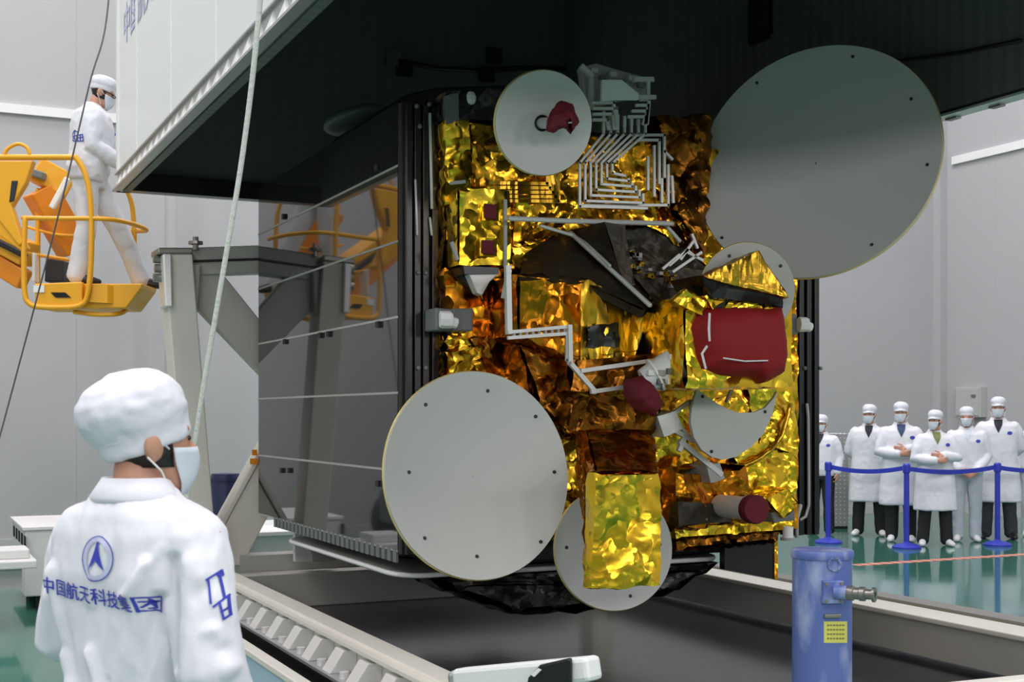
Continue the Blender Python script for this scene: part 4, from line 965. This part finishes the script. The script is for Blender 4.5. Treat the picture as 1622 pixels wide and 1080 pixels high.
# ------------------------------------------------------------------ people
HEAD = [(0, .060, .024, .018), (.012, .052, .040, .036), (.035, .036, .052, .058), (.065, .020, .062, .076), (.10, .010, .069, .088), (.135, .004, .073, .095), (.17, 0, .072, .094), (.20, -.002, .062, .080), (.222, -.003, .043, .055), (.235, -.003, .018, .022)]
def head_at(z):
    for (z0, c0, a0, b0), (z1, c1, a1, b1) in zip(HEAD, HEAD[1:]):
        if z <= z1: k = max(0, (z-z0)/(z1-z0)); return c0+(c1-c0)*k, a0+(a1-a0)*k, b0+(b1-b0)*k
    return HEAD[-1][1:]
def rings(mb, lst, M=None, seg=24, power=2.0):
    """closed stack of (z, cy, rx, ry) super-ellipses"""
    vs = []
    for z, cy, a, b in lst:
        for k in range(seg):
            t = 2*math.pi*k/seg; c, s = math.cos(t), math.sin(t); e = 2/power
            vs.append(V((a*math.copysign(abs(c)**e, c), cy+b*math.copysign(abs(s)**e, s), z)))
    n = len(lst); fs = [(i*seg+k, i*seg+(k+1) % seg, (i+1)*seg+(k+1) % seg, (i+1)*seg+k) for i in range(n-1) for k in range(seg)]
    fs += [tuple(reversed(range(seg))), tuple(range((n-1)*seg, n*seg))]
    if M: vs = [M @ v for v in vs]
    return mb.add(vs, fs)
def hand(mb, wrist, d, pn, thumb, curl=35, k=1.):
    """palm, four unequal bent fingers and a side thumb"""
    d, pn = V(d).normalized(), V(pn); pn = (pn-d*pn.dot(d)).normalized(); sx = d.cross(pn).normalized()
    if sx.dot(V(thumb)) < 0: sx = -sx
    w = V(wrist); mb.tube([w-d*.03, w+d*.02*k, w+d*.055*k, w+d*.088*k], [(.024, .020), (.034, .017), (.041, .015), (.039, .012)], 12, ref=pn)
    for j, (off, ln) in enumerate(((.030, .070), (.010, .078), (-.011, .072), (-.030, .056))):
        p = w+d*.084*k+sx*off; dd = (d+sx*off*1.2).normalized(); pts = [p-dd*.015, p]; a = R(curl*.6+3*j)
        for fr in (.45, .32, .23):
            dd = (Matrix.Rotation(a if pn.dot(sx.cross(dd)) > 0 else -a, 3, sx) @ dd).normalized(); p = p+dd*ln*fr; pts.append(p); a = R(curl+4*j)
        mb.tube(pts, [.0095, .0095, .009, .0085, .0075], 8)
    p = w+d*.022*k+sx*.028; t1 = (d*.6+sx*.75+pn*.25).normalized(); t2 = (d*.9+sx*.25+pn*.3).normalized()
    mb.tube([p-sx*.015, p+t1*.032, p+t1*.032+t2*.028, p+t1*.032+t2*.050], [.013, .0115, .0105, .0085], 8)
ARMS = {
 'down': (((.185, 0, 1.39), (.250, -.03, 1.12), (.245, .07, .89), (0, .3, -1), (-1, 0, 0), (0, 1, 0)), None),
 'crossed': (((.185, .01, 1.38), (.265, .06, 1.12), (.02, .245, 1.10), (-1, .1, .1), (0, -1, 0), (0, 0, 1)), ((-.185, .01, 1.38), (-.265, .06, 1.13), (-.04, .215, 1.16), (1, .25, .02), (0, -1, 0), (0, 0, 1))),
 'clasped': (((.185, 0, 1.39), (.255, -.01, 1.11), (.095, .185, .92), (-1, .35, -.45), (-.2, -1, -.3), (0, .2, 1)), ((-.185, 0, 1.39), (-.255, -.01, 1.11), (-.095, .205, .90), (1, .4, -.4), (.2, -1, -.3), (0, .2, 1))),
 'behind': (((.185, 0, 1.39), (.270, -.06, 1.12), (.10, -.185, .97), (-1, -.2, -.3), (0, 1, 0), (0, 0, 1)), None),
}
def mirror(a): return tuple(tuple((-v[0], v[1], v[2])) for v in a)
def arms_of(p):
    r, l = ARMS[p] if isinstance(p, str) else p
    return r, (l or mirror(r))
LEGS = {'stand': (((.095, 0, .90), (.105, .015, .49), (.11, -.02, .09), 8), ((-.095, 0, .90), (-.105, .015, .49), (-.11, -.02, .09), -8)),
        'wide': (((.095, 0, .90), (.125, .015, .49), (.15, -.02, .09), 14), ((-.095, 0, .90), (-.125, .015, .49), (-.15, -.02, .09), -14))}
def set_group_none(o): return o
def wrinkle(me, amp, sc, seed, folds=()):
    nr = [v.normal.copy() for v in me.vertices]
    for v, n in zip(me.vertices, nr):
        p = v.co; h = amp*ridged(p, sc, seed)
        for a, b, wd, ht in folds:
            ab = b-a; t = max(0, min(1, (p-a).dot(ab)/ab.dot(ab))); q = p-a-ab*t; dist = math.sqrt(q.x*q.x+q.z*q.z+(.35*q.y)**2) if p.y < .06 else 9.; h += ht*max(0., 1-dist/(2*wd))**1.3
        v.co = p+n*h
def person(label, loc, facing, H, arms='down', legs='stand', head_yaw=0, head_pitch=0, coat='lab', trousers='trouser_dark', shirt='shirt_dark', neck_drop=0., cap='brim', shoes='shoe_white',
           glasses=False, lean=0, voxel=.0075, cvox=.012, amp=.006, wsc=(5, 5, 3.5), folds=(), seed=1, bulk=1.0, emblem=True, torso_shift=0., group=None, visor='cap_white'):
    fd = V(facing); fd.z = 0; fd.normalize()
    T = thing('person', label, 'person', loc, group, rotz=math.atan2(-fd.x, fd.y), local=True)
    s = H/1.74
    S_ = Matrix.Scale(s, 4)
    ra, la = arms_of(arms); lg = LEGS[legs] if isinstance(legs, str) else legs
    hipz = .90
    LN = Matrix.Translation((0, torso_shift, 0)) @ Matrix.Translation((0, 0, hipz)) @ Matrix.Rotation(-R(lean), 4, 'X') @ Matrix.Translation((0, 0, -hipz))   # upper-body lean
    HM = LN @ Matrix.Translation((0, .012, 1.495-neck_drop)) @ Matrix.Rotation(-R(head_yaw), 4, 'Z') @ Matrix.Rotation(-R(head_pitch), 4, 'X')
    U = lambda p: LN @ V(p)
    def fin(me, nm, m, smooth=180, parent=None, frame=None):
        for v in me.vertices: v.co = v.co*s
        c = sum((v.co for v in me.vertices), V())/max(1, len(me.vertices))
        for v in me.vertices: v.co = v.co-c
        return link(me, nm, m, parent or T, c, smooth)
    # --- body: one continuous skin surface
    mb = MB()
    rings(mb, HEAD, HM)
    mb.tube([HM @ V((0, .082, .125)), HM @ V((0, .104, .095)), HM @ V((0, .112, .078))], [.010, .013, .016], 8)          # nose
    mb.tube([HM @ V((-.05, .072, .138)), HM @ V((0, .088, .140)), HM @ V((.05, .072, .138))], .011, 8)                     # brow
    mb.ball((0, .078, .012), .020, HM); mb.tube([HM @ V((-.022, .086, .048)), HM @ V((0, .094, .049)), HM @ V((.022, .086, .048))], .008, 8)   # chin, lips
    for sx in (-1, 1):
        mb.ball((sx*.074, -.006, .098), (.012, .022, .034), HM); mb.ball((sx*.083, -.012, .104), (.008, .020, .026), HM)      # ears
    nb = U((0, -.015, 1.36)); mb.tube([nb, U((0, -.012, 1.45)), HM @ V((0, -.012, .045)), HM @ V((0, -.005, .09))], [(.075, .07), (.056, .058), (.054, .058), (.05, .055)], 16, ref=(0, 1, 0))
    tor = MB(); rings(tor, [(.84, -.005, .15, .10), (.95, 0, .145, .10), (1.10, 0, .14, .095), (1.25, 0, .165, .11), (1.36, -.005, .165, .10), (1.41, -.01, .11, .075), (1.44, -.01, .06, .05)])
    mb.add([LN @ v for v in tor.v], tor.f)
    for a in (ra, la):
        sh, el, wr = U(a[0]), U(a[1]), U(a[2]); mb.tube([sh, (sh+el)/2, el, (el+wr)/2, wr], [.052, .046, .040, .036, .027], 12)
        rot = LN.to_3x3(); hand(mb, wr, rot @ V(a[3]), rot @ V(a[4]), rot @ V(a[5]), a[6] if len(a) > 6 else 35)
    for hp, kn, an, toe in lg: mb.tube([hp, (V(hp)+V(kn))/2, kn, (V(kn)*.6+V(an)*.4), an], [.082, .07, .052, .055, .036], 12)
    me = remesh(mb, voxel, 3, .4); body = fin(me, 'body', 'skin')
    # --- eyes
    for sx in (-1, 1):
        e = MB().ball((sx*.031, .085, .118), (.012, .007, .006), HM, 8, 6).mesh('eye'); fin(e, 'eye', 'eye_dark')
    # --- hair
    mb = MB(); hr = []
    for z in (.055, .078, .10, .13, .16, .19):
        c, a, b = head_at(z); hr.append((z, c-.012, a+.006, b*.93))
    rings(mb, hr, HM); hair = mb.mesh('hair')
    fin(hair, 'hair', 'hair_black')
    # --- mask with ear loops
    mb = MB(); nu, nv = 14, 8; lay = []
    for off in (.006, .003):
        for j in range(nv+1):
            z = -.006+.104*j/nv
            for i in range(nu+1):
                a = R(-72+144*i/nu); c, rx, ry = head_at(max(.004, z)); bul = .022*math.exp(-(a/.45)**2)*math.exp(-((z-.07)/.04)**2)+.010*math.exp(-((z-.02)/.03)**2)
                edge = .035*(abs(a)/R(72))**2*(1-abs(2*j/nv-1))*0
                lay.append(HM @ V(((rx+off+.004)*math.sin(a), c+(ry+off+bul)*math.cos(a), z)))
    w = nu+1; N = (nv+1)*w; fs = []
    for j in range(nv):
        for i in range(nu): q = (j*w+i, j*w+i+1, (j+1)*w+i+1, (j+1)*w+i); fs += [q, tuple(N+x for x in reversed(q))]
    edge = [i for i in range(w)]+[j*w+nu for j in range(1, nv+1)]+[nv*w+i for i in range(nu-1, -1, -1)]+[j*w for j in range(nv-1, 0, -1)]
    fs += [(edge[k], N+edge[k], N+edge[(k+1) % len(edge)], edge[(k+1) % len(edge)]) for k in range(len(edge))]
    mk = fin(mb.add(lay, fs).mesh('mask'), 'face_mask', 'mask_blue')
    for sx in (-1, 1):
        lp = MB()
        for z0, z1 in ((.095, .122), (.012, .078)): lp.tube([HM @ V((sx*.068, .03, z0)), HM @ V((sx*.081, .008, (z0+z1)/2+.004)), HM @ V((sx*.085, -.022, z1))], .0022, 6)
        fin(lp.mesh('loop'), 'ear_loop', 'strap_white')
    if glasses:
        g = MB()
        for sx in (-1, 1):
            g.tube([HM @ V((sx*.074, 0, .118)), HM @ V((sx*.068, .075, .12)), HM @ V((sx*.05, .098, .12)), HM @ V((sx*.012, .112, .12))], .004, 6)
            g.tube([HM @ V((sx*.055, .094, .105)), HM @ V((sx*.03, .106, .101)), HM @ V((sx*.012, .110, .106))], .003, 6)
        g.tube([HM @ V((-.012, .112, .12)), HM @ V((.012, .112, .12))], .003, 6); fin(g.mesh('g'), 'glasses', 'black_satin')
    # --- cap
    mb = MB()
    if cap == 'bouffant':
        CM = HM @ Matrix.Translation((0, -.010, .147)) @ Matrix.Rotation(R(20), 4, 'X') @ Matrix.Diagonal((.93, .91, 1.0, 1))
        rings(mb, [(-.052, 0, .080, .098), (-.050, 0, .086, .104), (-.020, 0, .089, .108), (-.012, 0, .092, .111), (.012, -.004, .104, .122), (.045, -.010, .108, .126), (.075, -.012, .100, .116), (.098, -.012, .080, .094), (.114, -.010, .050, .060), (.120, -.010, .018, .02)], CM, 40)
        cm = remesh(mb, .006, 4); wrinkle(cm, .0035, (9, 9, 9), seed+3, [(CM @ V((.06, .085, .02)), CM @ V((.095, -.03, .05)), .010, .006), (CM @ V((-.03, -.11, -.01)), CM @ V((-.05, -.10, .07)), .010, .006), (CM @ V((.02, -.12, -.012)), CM @ V((.08, -.07, .0)), .008, -.005), (CM @ V((-.02, -.02, .11)), CM @ V((.05, -.10, .05)), .012, .006)])
        ca = fin(cm, 'cap', 'cap_white')
        bd = MB(); rr = [CM @ V((.0905*math.cos(2*math.pi*k/40), .1095*math.sin(2*math.pi*k/40), -.014)) for k in range(41)]; bd.tube(rr, .0022, 6, dome=False); fin(bd.mesh('seam'), 'cap_seam', 'cap_white')
    else:
        CM = HM @ Matrix.Translation((0, -.006, .142)) @ Matrix.Rotation(R(6), 4, 'X')
        rings(mb, [(-.018, 0, .079, .101), (.02, 0, .082, .104), (.03, 0, .088, .110), (.055, -.002, .090, .110), (.085, -.002, .076, .094), (.103, 0, .048, .06), (.108, 0, .012, .015)], CM, 28)
        if cap == 'brim':
            n = 14; top = []; bot = []
            for i in range(n+1):
                a = R(20+140*i/n); top.append(CM @ V((.078*math.cos(a), .088*math.sin(a)+.010, -.004))); bot.append(CM @ V((.078*math.cos(a), .085*math.sin(a)+.068*math.sin(a)**1.2, -.020)))
            mb.prism([*top, *reversed(bot)], CM.to_3x3() @ V((0, 0, .006)))
        cm = remesh(mb, .007, 3); wrinkle(cm, .0025, (10, 10, 10), seed+3); ca = fin(cm, 'cap', 'cap_white')
    # --- trousers
    mb = MB(); rings(mb, [(.80, 0, .155, .115), (.86, 0, .17, .125), (.93, 0, .175, .125), (1.0, 0, .165, .12)])
    for hp, kn, an, toe in lg:
        hp, kn, an = V(hp), V(kn), V(an); d = (an-kn).normalized(); mb.tube([hp+UP*.02, (hp+kn)/2, kn, (kn+an)/2, an-UP*.035], [.102, .094, .080, .075, .074], 14)
    tm = remesh(mb, .012, 4); wrinkle(tm, .005, (7, 7, 5), seed+8); fin(tm, 'trousers', trousers)
    # --- shoes
    for hp, kn, an, toe in lg:
        an = V(an); q = Matrix.Rotation(-R(toe), 3, 'Z'); mb = MB(); tz = an.z-.09; f = lambda x, y, z: V((an.x, an.y, 0))+q @ V((x, y, 0))+UP*(z+tz)
        mb.tube([f(0, -.055, .045), f(0, 0, .055), f(0, .07, .045), f(0, .14, .034), f(0, .185, .028)], [(.030, .042), (.038, .055), (.044, .045), (.045, .034), (.030, .024)], 14, ref=(0, 0, 1))
        mb.tube([f(0, -.01, .05), f(0, -.012, .12)], [.045, .05], 12)
        sm = remesh(mb, .008, 3)
        for v in sm.vertices: v.co.z = max(v.co.z, tz+.001)
        fin(sm, 'shoe', shoes)
    # --- coat
    mb = MB(); t = MB(); b_ = bulk
    prof = [(1.475, -.014, .074, .068), (1.45, -.012, .10, .080), (1.425, -.012, .165, .100), (1.385, -.010, .205*b_, .118*b_), (1.30, -.005, .212*b_, .132*b_), (1.18, 0, .198*b_, .130*b_), (1.05, 0, .192*b_, .130*b_), (.92, 0, .20*b_, .138*b_), (.82, 0, .21*b_, .146*b_)]
    if coat == 'lab': prof += [(.70, 0, .22*b_, .15), (.58, 0, .228*b_, .155), (.46, 0, .235*b_, .16)]
    if coat == 'jacket': prof = prof[:5]+[(1.18, 0, .166*b_, .128*b_), (1.08, 0, .142*b_, .122*b_), (.95, 0, .145*b_, .128*b_), (.82, 0, .17*b_, .14*b_)]
    if coat == 'overall': prof[-2:] = [(.95, 0, .188*b_, .132*b_), (.86, 0, .172*b_, .128)]
    up_ = [x for x in reversed(prof)]
    rings(t, up_, None, 36, 2.4); mb.add([LN @ v if v.z > .9 else LN @ v for v in t.v], t.f)
    for a in (ra, la):
        sh, el, wr = U(a[0]), U(a[1]), U(a[2]); sh = sh+(U((0, 0, 1.38))-sh)*.14
        mb.tube([sh, sh+(el-sh)*.25, (sh+el)/2, el, (el+wr)/2, el+(wr-el)*.92], [.070*b_, .078*b_, .074*b_, .068, .060, .050], 16)
    cm = remesh(mb, cvox, 5); cm0 = cm
    wrinkle(cm, amp, wsc, seed, [(LN @ V(a), LN @ V(b), c_, d_) for a, b, c_, d_ in folds])
    bv = bvh_of(cm); cm2 = cm.copy(); co = fin(cm, 'coat', 'coat_white'); bpy.data.meshes.remove(cm2)
    # collar
    cl = MB(); n = 26; vs = []
    for z, g, dz in ((1.455, .074, 0), (1.500, .066, 0), (1.503, .071, 0), (1.462, .097, -.012), (1.452, .094, -.012)):
        for i in range(n+1):
            a = R(-62+(304)*i/n)-R(0); a = R(118)+R(304)*i/n
            vs.append(U((g*math.cos(a)*1.05, g*math.sin(a)-.014, z-.012*max(0, math.sin(a))*1.5)))
    fs = [(j*(n+1)+i, j*(n+1)+i+1, (j+1)*(n+1)+i+1, (j+1)*(n+1)+i) for j in range(4) for i in range(n)]
    fs += [(4*(n+1)+i, 4*(n+1)+i+1, i+1, i) for i in range(n)]
    fs += [tuple(j*(n+1) for j in range(5)), tuple(j*(n+1)+n for j in range(4, -1, -1))]
    fin(cl.add(vs, fs).mesh('collar'), 'collar', 'coat_white')
    def decal(poly, M, d, nm, m, off=.004):
        """flat outline(s) in x,y laid on the coat along d"""
        pm = bpy.data.meshes.new('f')
        if isinstance(poly, bpy.types.Mesh): pm = poly
        else:
            k = MB()
            for pl in poly: k.add([V((x, y, 0)) for x, y in pl], [tuple(range(len(pl)))])
            pm.from_pydata(k.v, [], k.f)
        o = project(pm, M, bv, d, off)
        if len(o.vertices): return fin(o, nm, m, 180)
    FR = LN @ Matrix(((1, 0, 0, 0), (0, 0, 1, 0), (0, 1, 0, 1.2), (0, 0, 0, 1)))   # x right of the wearer, y up, on the front
    if shirt: decal([[(-.052, .265), (.052, .265), (.046, .20), (.0, .10), (-.046, .20)]], FR, (0, -1, 0), 'shirt', shirt, .005)
    if emblem: decal([[(-.13+.030*math.cos(2*math.pi*k/14), .10+.022*math.sin(2*math.pi*k/14)) for k in range(14)]], FR, (0, -1, 0), 'chest_emblem', 'print_blue')
    return T, decal, s, LN

def face(k): return -CF+CR*k                    # towards the lens, turned k to the picture's right
G = 'onlookers behind the blue barrier'
def onlooker(px, py, label, H, fac, **kw): kw.setdefault('bulk', 1.14); p = atZ(px, py, 0); return person(label, p, face(fac), H, group=None, **kw)
onlooker(1301, 846, 'onlooker in white half hidden behind the black side panel, left of the row', 1.60, -.5, coat='overall', trousers='trouser_dark', seed=11, shoes='shoe_black')
onlooker(1377, 848, 'onlooker in a knee length white coat with hands behind the back, leftmost in full view', 1.735, -.35, arms='behind', legs='wide', head_yaw=10, seed=12)
onlooker(1427, 857, 'onlooker in an open white coat with crossed arms behind the middle barrier post', 1.76, -.25, arms='crossed', head_yaw=12, shirt='shirt_blue', seed=13)
onlooker(1481, 864, 'shorter onlooker with crossed arms and an olive collar, head turned aside', 1.655, -.1, arms='crossed', head_yaw=40, legs='wide', shirt='collar_olive', seed=14)
onlooker(1531, 857, 'onlooker in pale trousers with both hands clasped in front', 1.70, -.25, arms='clasped', coat='overall', trousers='trouser_pale', shirt='mask_blue', cap='plain', head_yaw=8, seed=15)
onlooker(1581, 853, 'tallest onlooker in a long white coat and dark grey trousers by the right barrier post', 1.83, -.35, arms='behind', trousers='trouser_grey', legs='wide', shoes='shoe_black', head_yaw=5, seed=16)
onlooker(1640, 849, 'onlooker in pale trousers cut off by the right edge of the picture', 1.68, -.35, coat='overall', trousers='trouser_pale', seed=17, emblem=False)

# worker in the lift basket, reaching for the cover corner
p = P(143, 449, 10.05); p.z = P(58, 449, tn+.06).z
reach = (((.185, 0, 1.39), (.215, .03, 1.12), (.12, .27, 1.02), (-.1, 1, .1), (-.2, 0, -1), (-1, 0, .2), 25), ((-.185, 0, 1.39), (-.215, .16, 1.15), (-.10, .36, 1.12), (.1, 1, .2), (.2, 0, -1), (1, 0, .2), 25))
stride = (((.09, -.03, .885), (.10, -.02, .47), (.10, -.10, .09), 4), ((-.09, .01, .885), (-.09, .22, .49), (-.09, .40, .09), 0))
T, dec, s, LN = person('worker in white standing in the yellow lift basket at the cover corner', p, CR*.97+CF*.22, 1.645, arms=reach, legs=stride, lean=6, head_pitch=14, coat='overall', trousers='trouser_white',
       shoes='shoe_black', glasses=True, shirt=None, cap='plain', emblem=True, seed=21, cvox=.010, amp=.010, torso_shift=-.02, bulk=1.2)
mw = T.matrix_world; bpy.context.view_layer.update(); mi = T.matrix_world.inverted()
def world_decal(T, dec, s, center, ux, uy, d, poly, nm, m):
    mi = T.matrix_world.inverted(); r3 = mi.to_3x3(); c = (mi @ center)/s
    X, Y = (r3 @ ux)/s, (r3 @ uy)/s; Z = X.cross(Y)
    M = Matrix(((X.x, Y.x, Z.x, c.x), (X.y, Y.y, Z.y, c.y), (X.z, Y.z, Z.z, c.z), (0, 0, 0, 1)))
    return dec(poly, M, r3 @ d, nm, m)
def strokes(segs, w):
    out = []
    for x0, y0, x1, y1 in segs:
        L = math.hypot(x1-x0, y1-y0) or 1; nx, ny = -(y1-y0)/L*w, (x1-x0)/L*w; ex, ey = (x1-x0)/L*w, (y1-y0)/L*w
        out.append([(x0-ex+nx, y0-ey+ny), (x0-ex-nx, y0-ey-ny), (x1+ex-nx, y1+ey-ny), (x1+ex+nx, y1+ey+ny)])
    return out
badge = [(-9, 8, -4, 12), (-4, 12, 2, 9), (-9, 8, -7, -1), (-4, 12, -5, 0), (-8, 3, -1, 4), (1, 4, 10, 5), (2, 0, 11, 1), (1, 4, 2, -5), (6, 5, 6, -5), (10, 5, 11, -5), (1, -5, 11, -5), (-9, -2, -2, -6), (-4, 0, -2, -6)]
k_ = 10.0/FPX
world_decal(T, dec, s, P(127, 222, 9.9), CR, UP, CF, [[(x*k_, y*k_) for x, y in q] for q in strokes(badge, .8)], 'sleeve_badge', 'print_blue')

# nearest man, seen from behind
t0 = 2.76
p = P(224, 700, t0); p.z = 0
arm = (((.165, 0, 1.385), (.212, -.035, 1.11), (.215, .10, .89), (-.1, .6, -.8), (-1, 0, -.3), (0, .3, 1)), ((-.165, 0, 1.385), (-.222, .0, 1.15), (-.10, .22, 1.05), (.7, .7, .1), (1, 0, -.3), (0, .3, 1)))
fl = [((.14, -.13, 1.33), (.02, -.15, .98), .013, .024), ((.17, -.10, 1.26), (.07, -.14, 1.00), .012, -.020), ((-.03, -.14, 1.14), (.08, -.15, .86), .012, .024), ((-.17, -.10, 1.30), (-.10, -.14, 1.02), .018, .018),
      ((.03, -.15, 1.08), (.15, -.12, .86), .011, -.018), ((-.13, -.13, 1.12), (-.03, -.15, .88), .016, .022), ((.17, -.07, 1.36), (.09, -.13, 1.26), .012, .016), ((-.19, -.04, 1.26), (-.15, -.11, 1.05), .014, -.016),
      ((.31, -.08, 1.20), (.21, .02, 1.15), .010, .016), ((.34, -.05, 1.12), (.22, .02, 1.06), .010, .018), ((.33, -.06, 1.16), (.24, .02, 1.11), .009, -.014), ((.29, -.08, 1.30), (.21, .0, 1.20), .011, -.014), ((.02, -.14, 1.36), (-.02, -.15, 1.25), .016, .010),
      ((.20, -.09, 1.34), (.21, -.08, 1.12), .010, -.022), ((.10, -.14, 1.12), (.19, -.10, 1.0), .010, .016), ((.24, -.09, 1.33), (.33, -.04, 1.22), .012, .014), ((.32, -.06, 1.06), (.24, .05, 1.0), .010, .018), ((-.24, -.07, 1.24), (-.28, .0, 1.10), .012, .016)]
T, dec, s, LN = person('nearest man in a white jacket and cap, seen from behind in the foreground', p, CF*math.cos(R(26))+CR*math.sin(R(26)), 1.70, arms=arm, head_yaw=30, neck_drop=.026, coat='jacket', trousers='trouser_pale', shirt=None,
       cap='bouffant', seed=31, voxel=.006, cvox=.007, amp=.007, wsc=(9, 7, 2.2), folds=[((a[0]*.82, a[1], a[2]), (b[0]*.82, b[1], b[2]), w_*(1.1 if abs(a[0]) > .22 else .85), h_*(.6 if abs(a[0]) > .22 else 1.2)) for a, b, w_, h_ in fl], bulk=.96, emblem=False)
bpy.context.view_layer.update()
me = text_mesh('中国航天科技集团', .037, 0)
k = MB()
for ox, oy in ((0, 0), (.0013, 0), (.0006, .0009)): k.add([V((v.co.x*.99+ox, v.co.y+oy, 0)) for v in me.vertices], [tuple(p_.vertices) for p_ in me.polygons])
me = bpy.data.meshes.new('t'); me.from_pydata(k.v, [], k.f)
mi = T.matrix_world.inverted(); r3 = T.matrix_world.to_3x3()
bx_, by_ = r3 @ V((1, 0, 0)), (r3 @ V((-.06, 0, 1))).normalized()
c0 = P(131, 948, 2.62)
bx2 = (bx_-UP*.10).normalized()
world_decal(T, dec, s, c0, bx2, UP, r3 @ V((0, 1, 0)), me, 'back_lettering', 'print_blue')
c1 = P(144, 886, 2.62)
el = lambda a, b, n=40: [(a*math.cos(2*math.pi*k/n), b*math.sin(2*math.pi*k/n)) for k in range(n)]
def ringpoly(a, b, w, n=40):
    o, i = el(a, b, n), el(a-w, b-w, n); return [[o[k], o[(k+1) % n], i[(k+1) % n], i[k]] for k in range(n)]
world_decal(T, dec, s, c1, bx_, UP, r3 @ V((0, 1, 0)), ringpoly(.040, .046, .0022), 'emblem_outer_ring', 'print_blue')
world_decal(T, dec, s, c1, bx_, UP, r3 @ V((0, 1, 0)), ringpoly(.0375, .0435, .009), 'emblem_band', 'print_pale')
world_decal(T, dec, s, c1, bx_, UP, r3 @ V((0, 1, 0)), [[(0, .045), (-.007, .018), (-.020, -.025), (0, -.003)], [(0, .045), (0, -.003), (.020, -.025), (.007, .018)]], 'emblem_arrow', 'print_blue')
px_ = [(1320, 400, 1412, 352), (1328, 398, 1362, 548), (1398, 362, 1452, 515), (1384, 572, 1478, 512), (1395, 370, 1400, 380), (1424, 545, 1462, 655), (1478, 515, 1503, 635), (1462, 655, 1503, 635), (1444, 608, 1492, 585), (1415, 352, 1425, 380)]
k_ = 2.62/FPX/4.15
sg = strokes([((a-1412)*k_*.8, (505-b)*k_, (c_-1412)*k_*.8, (505-d_)*k_) for a, b, c_, d_ in px_], .0022)
world_decal(T, dec, s, P(8+1412/4.15, 820+505/4.15, 2.62), CR, UP, CF, sg, 'sleeve_badge', 'print_blue')
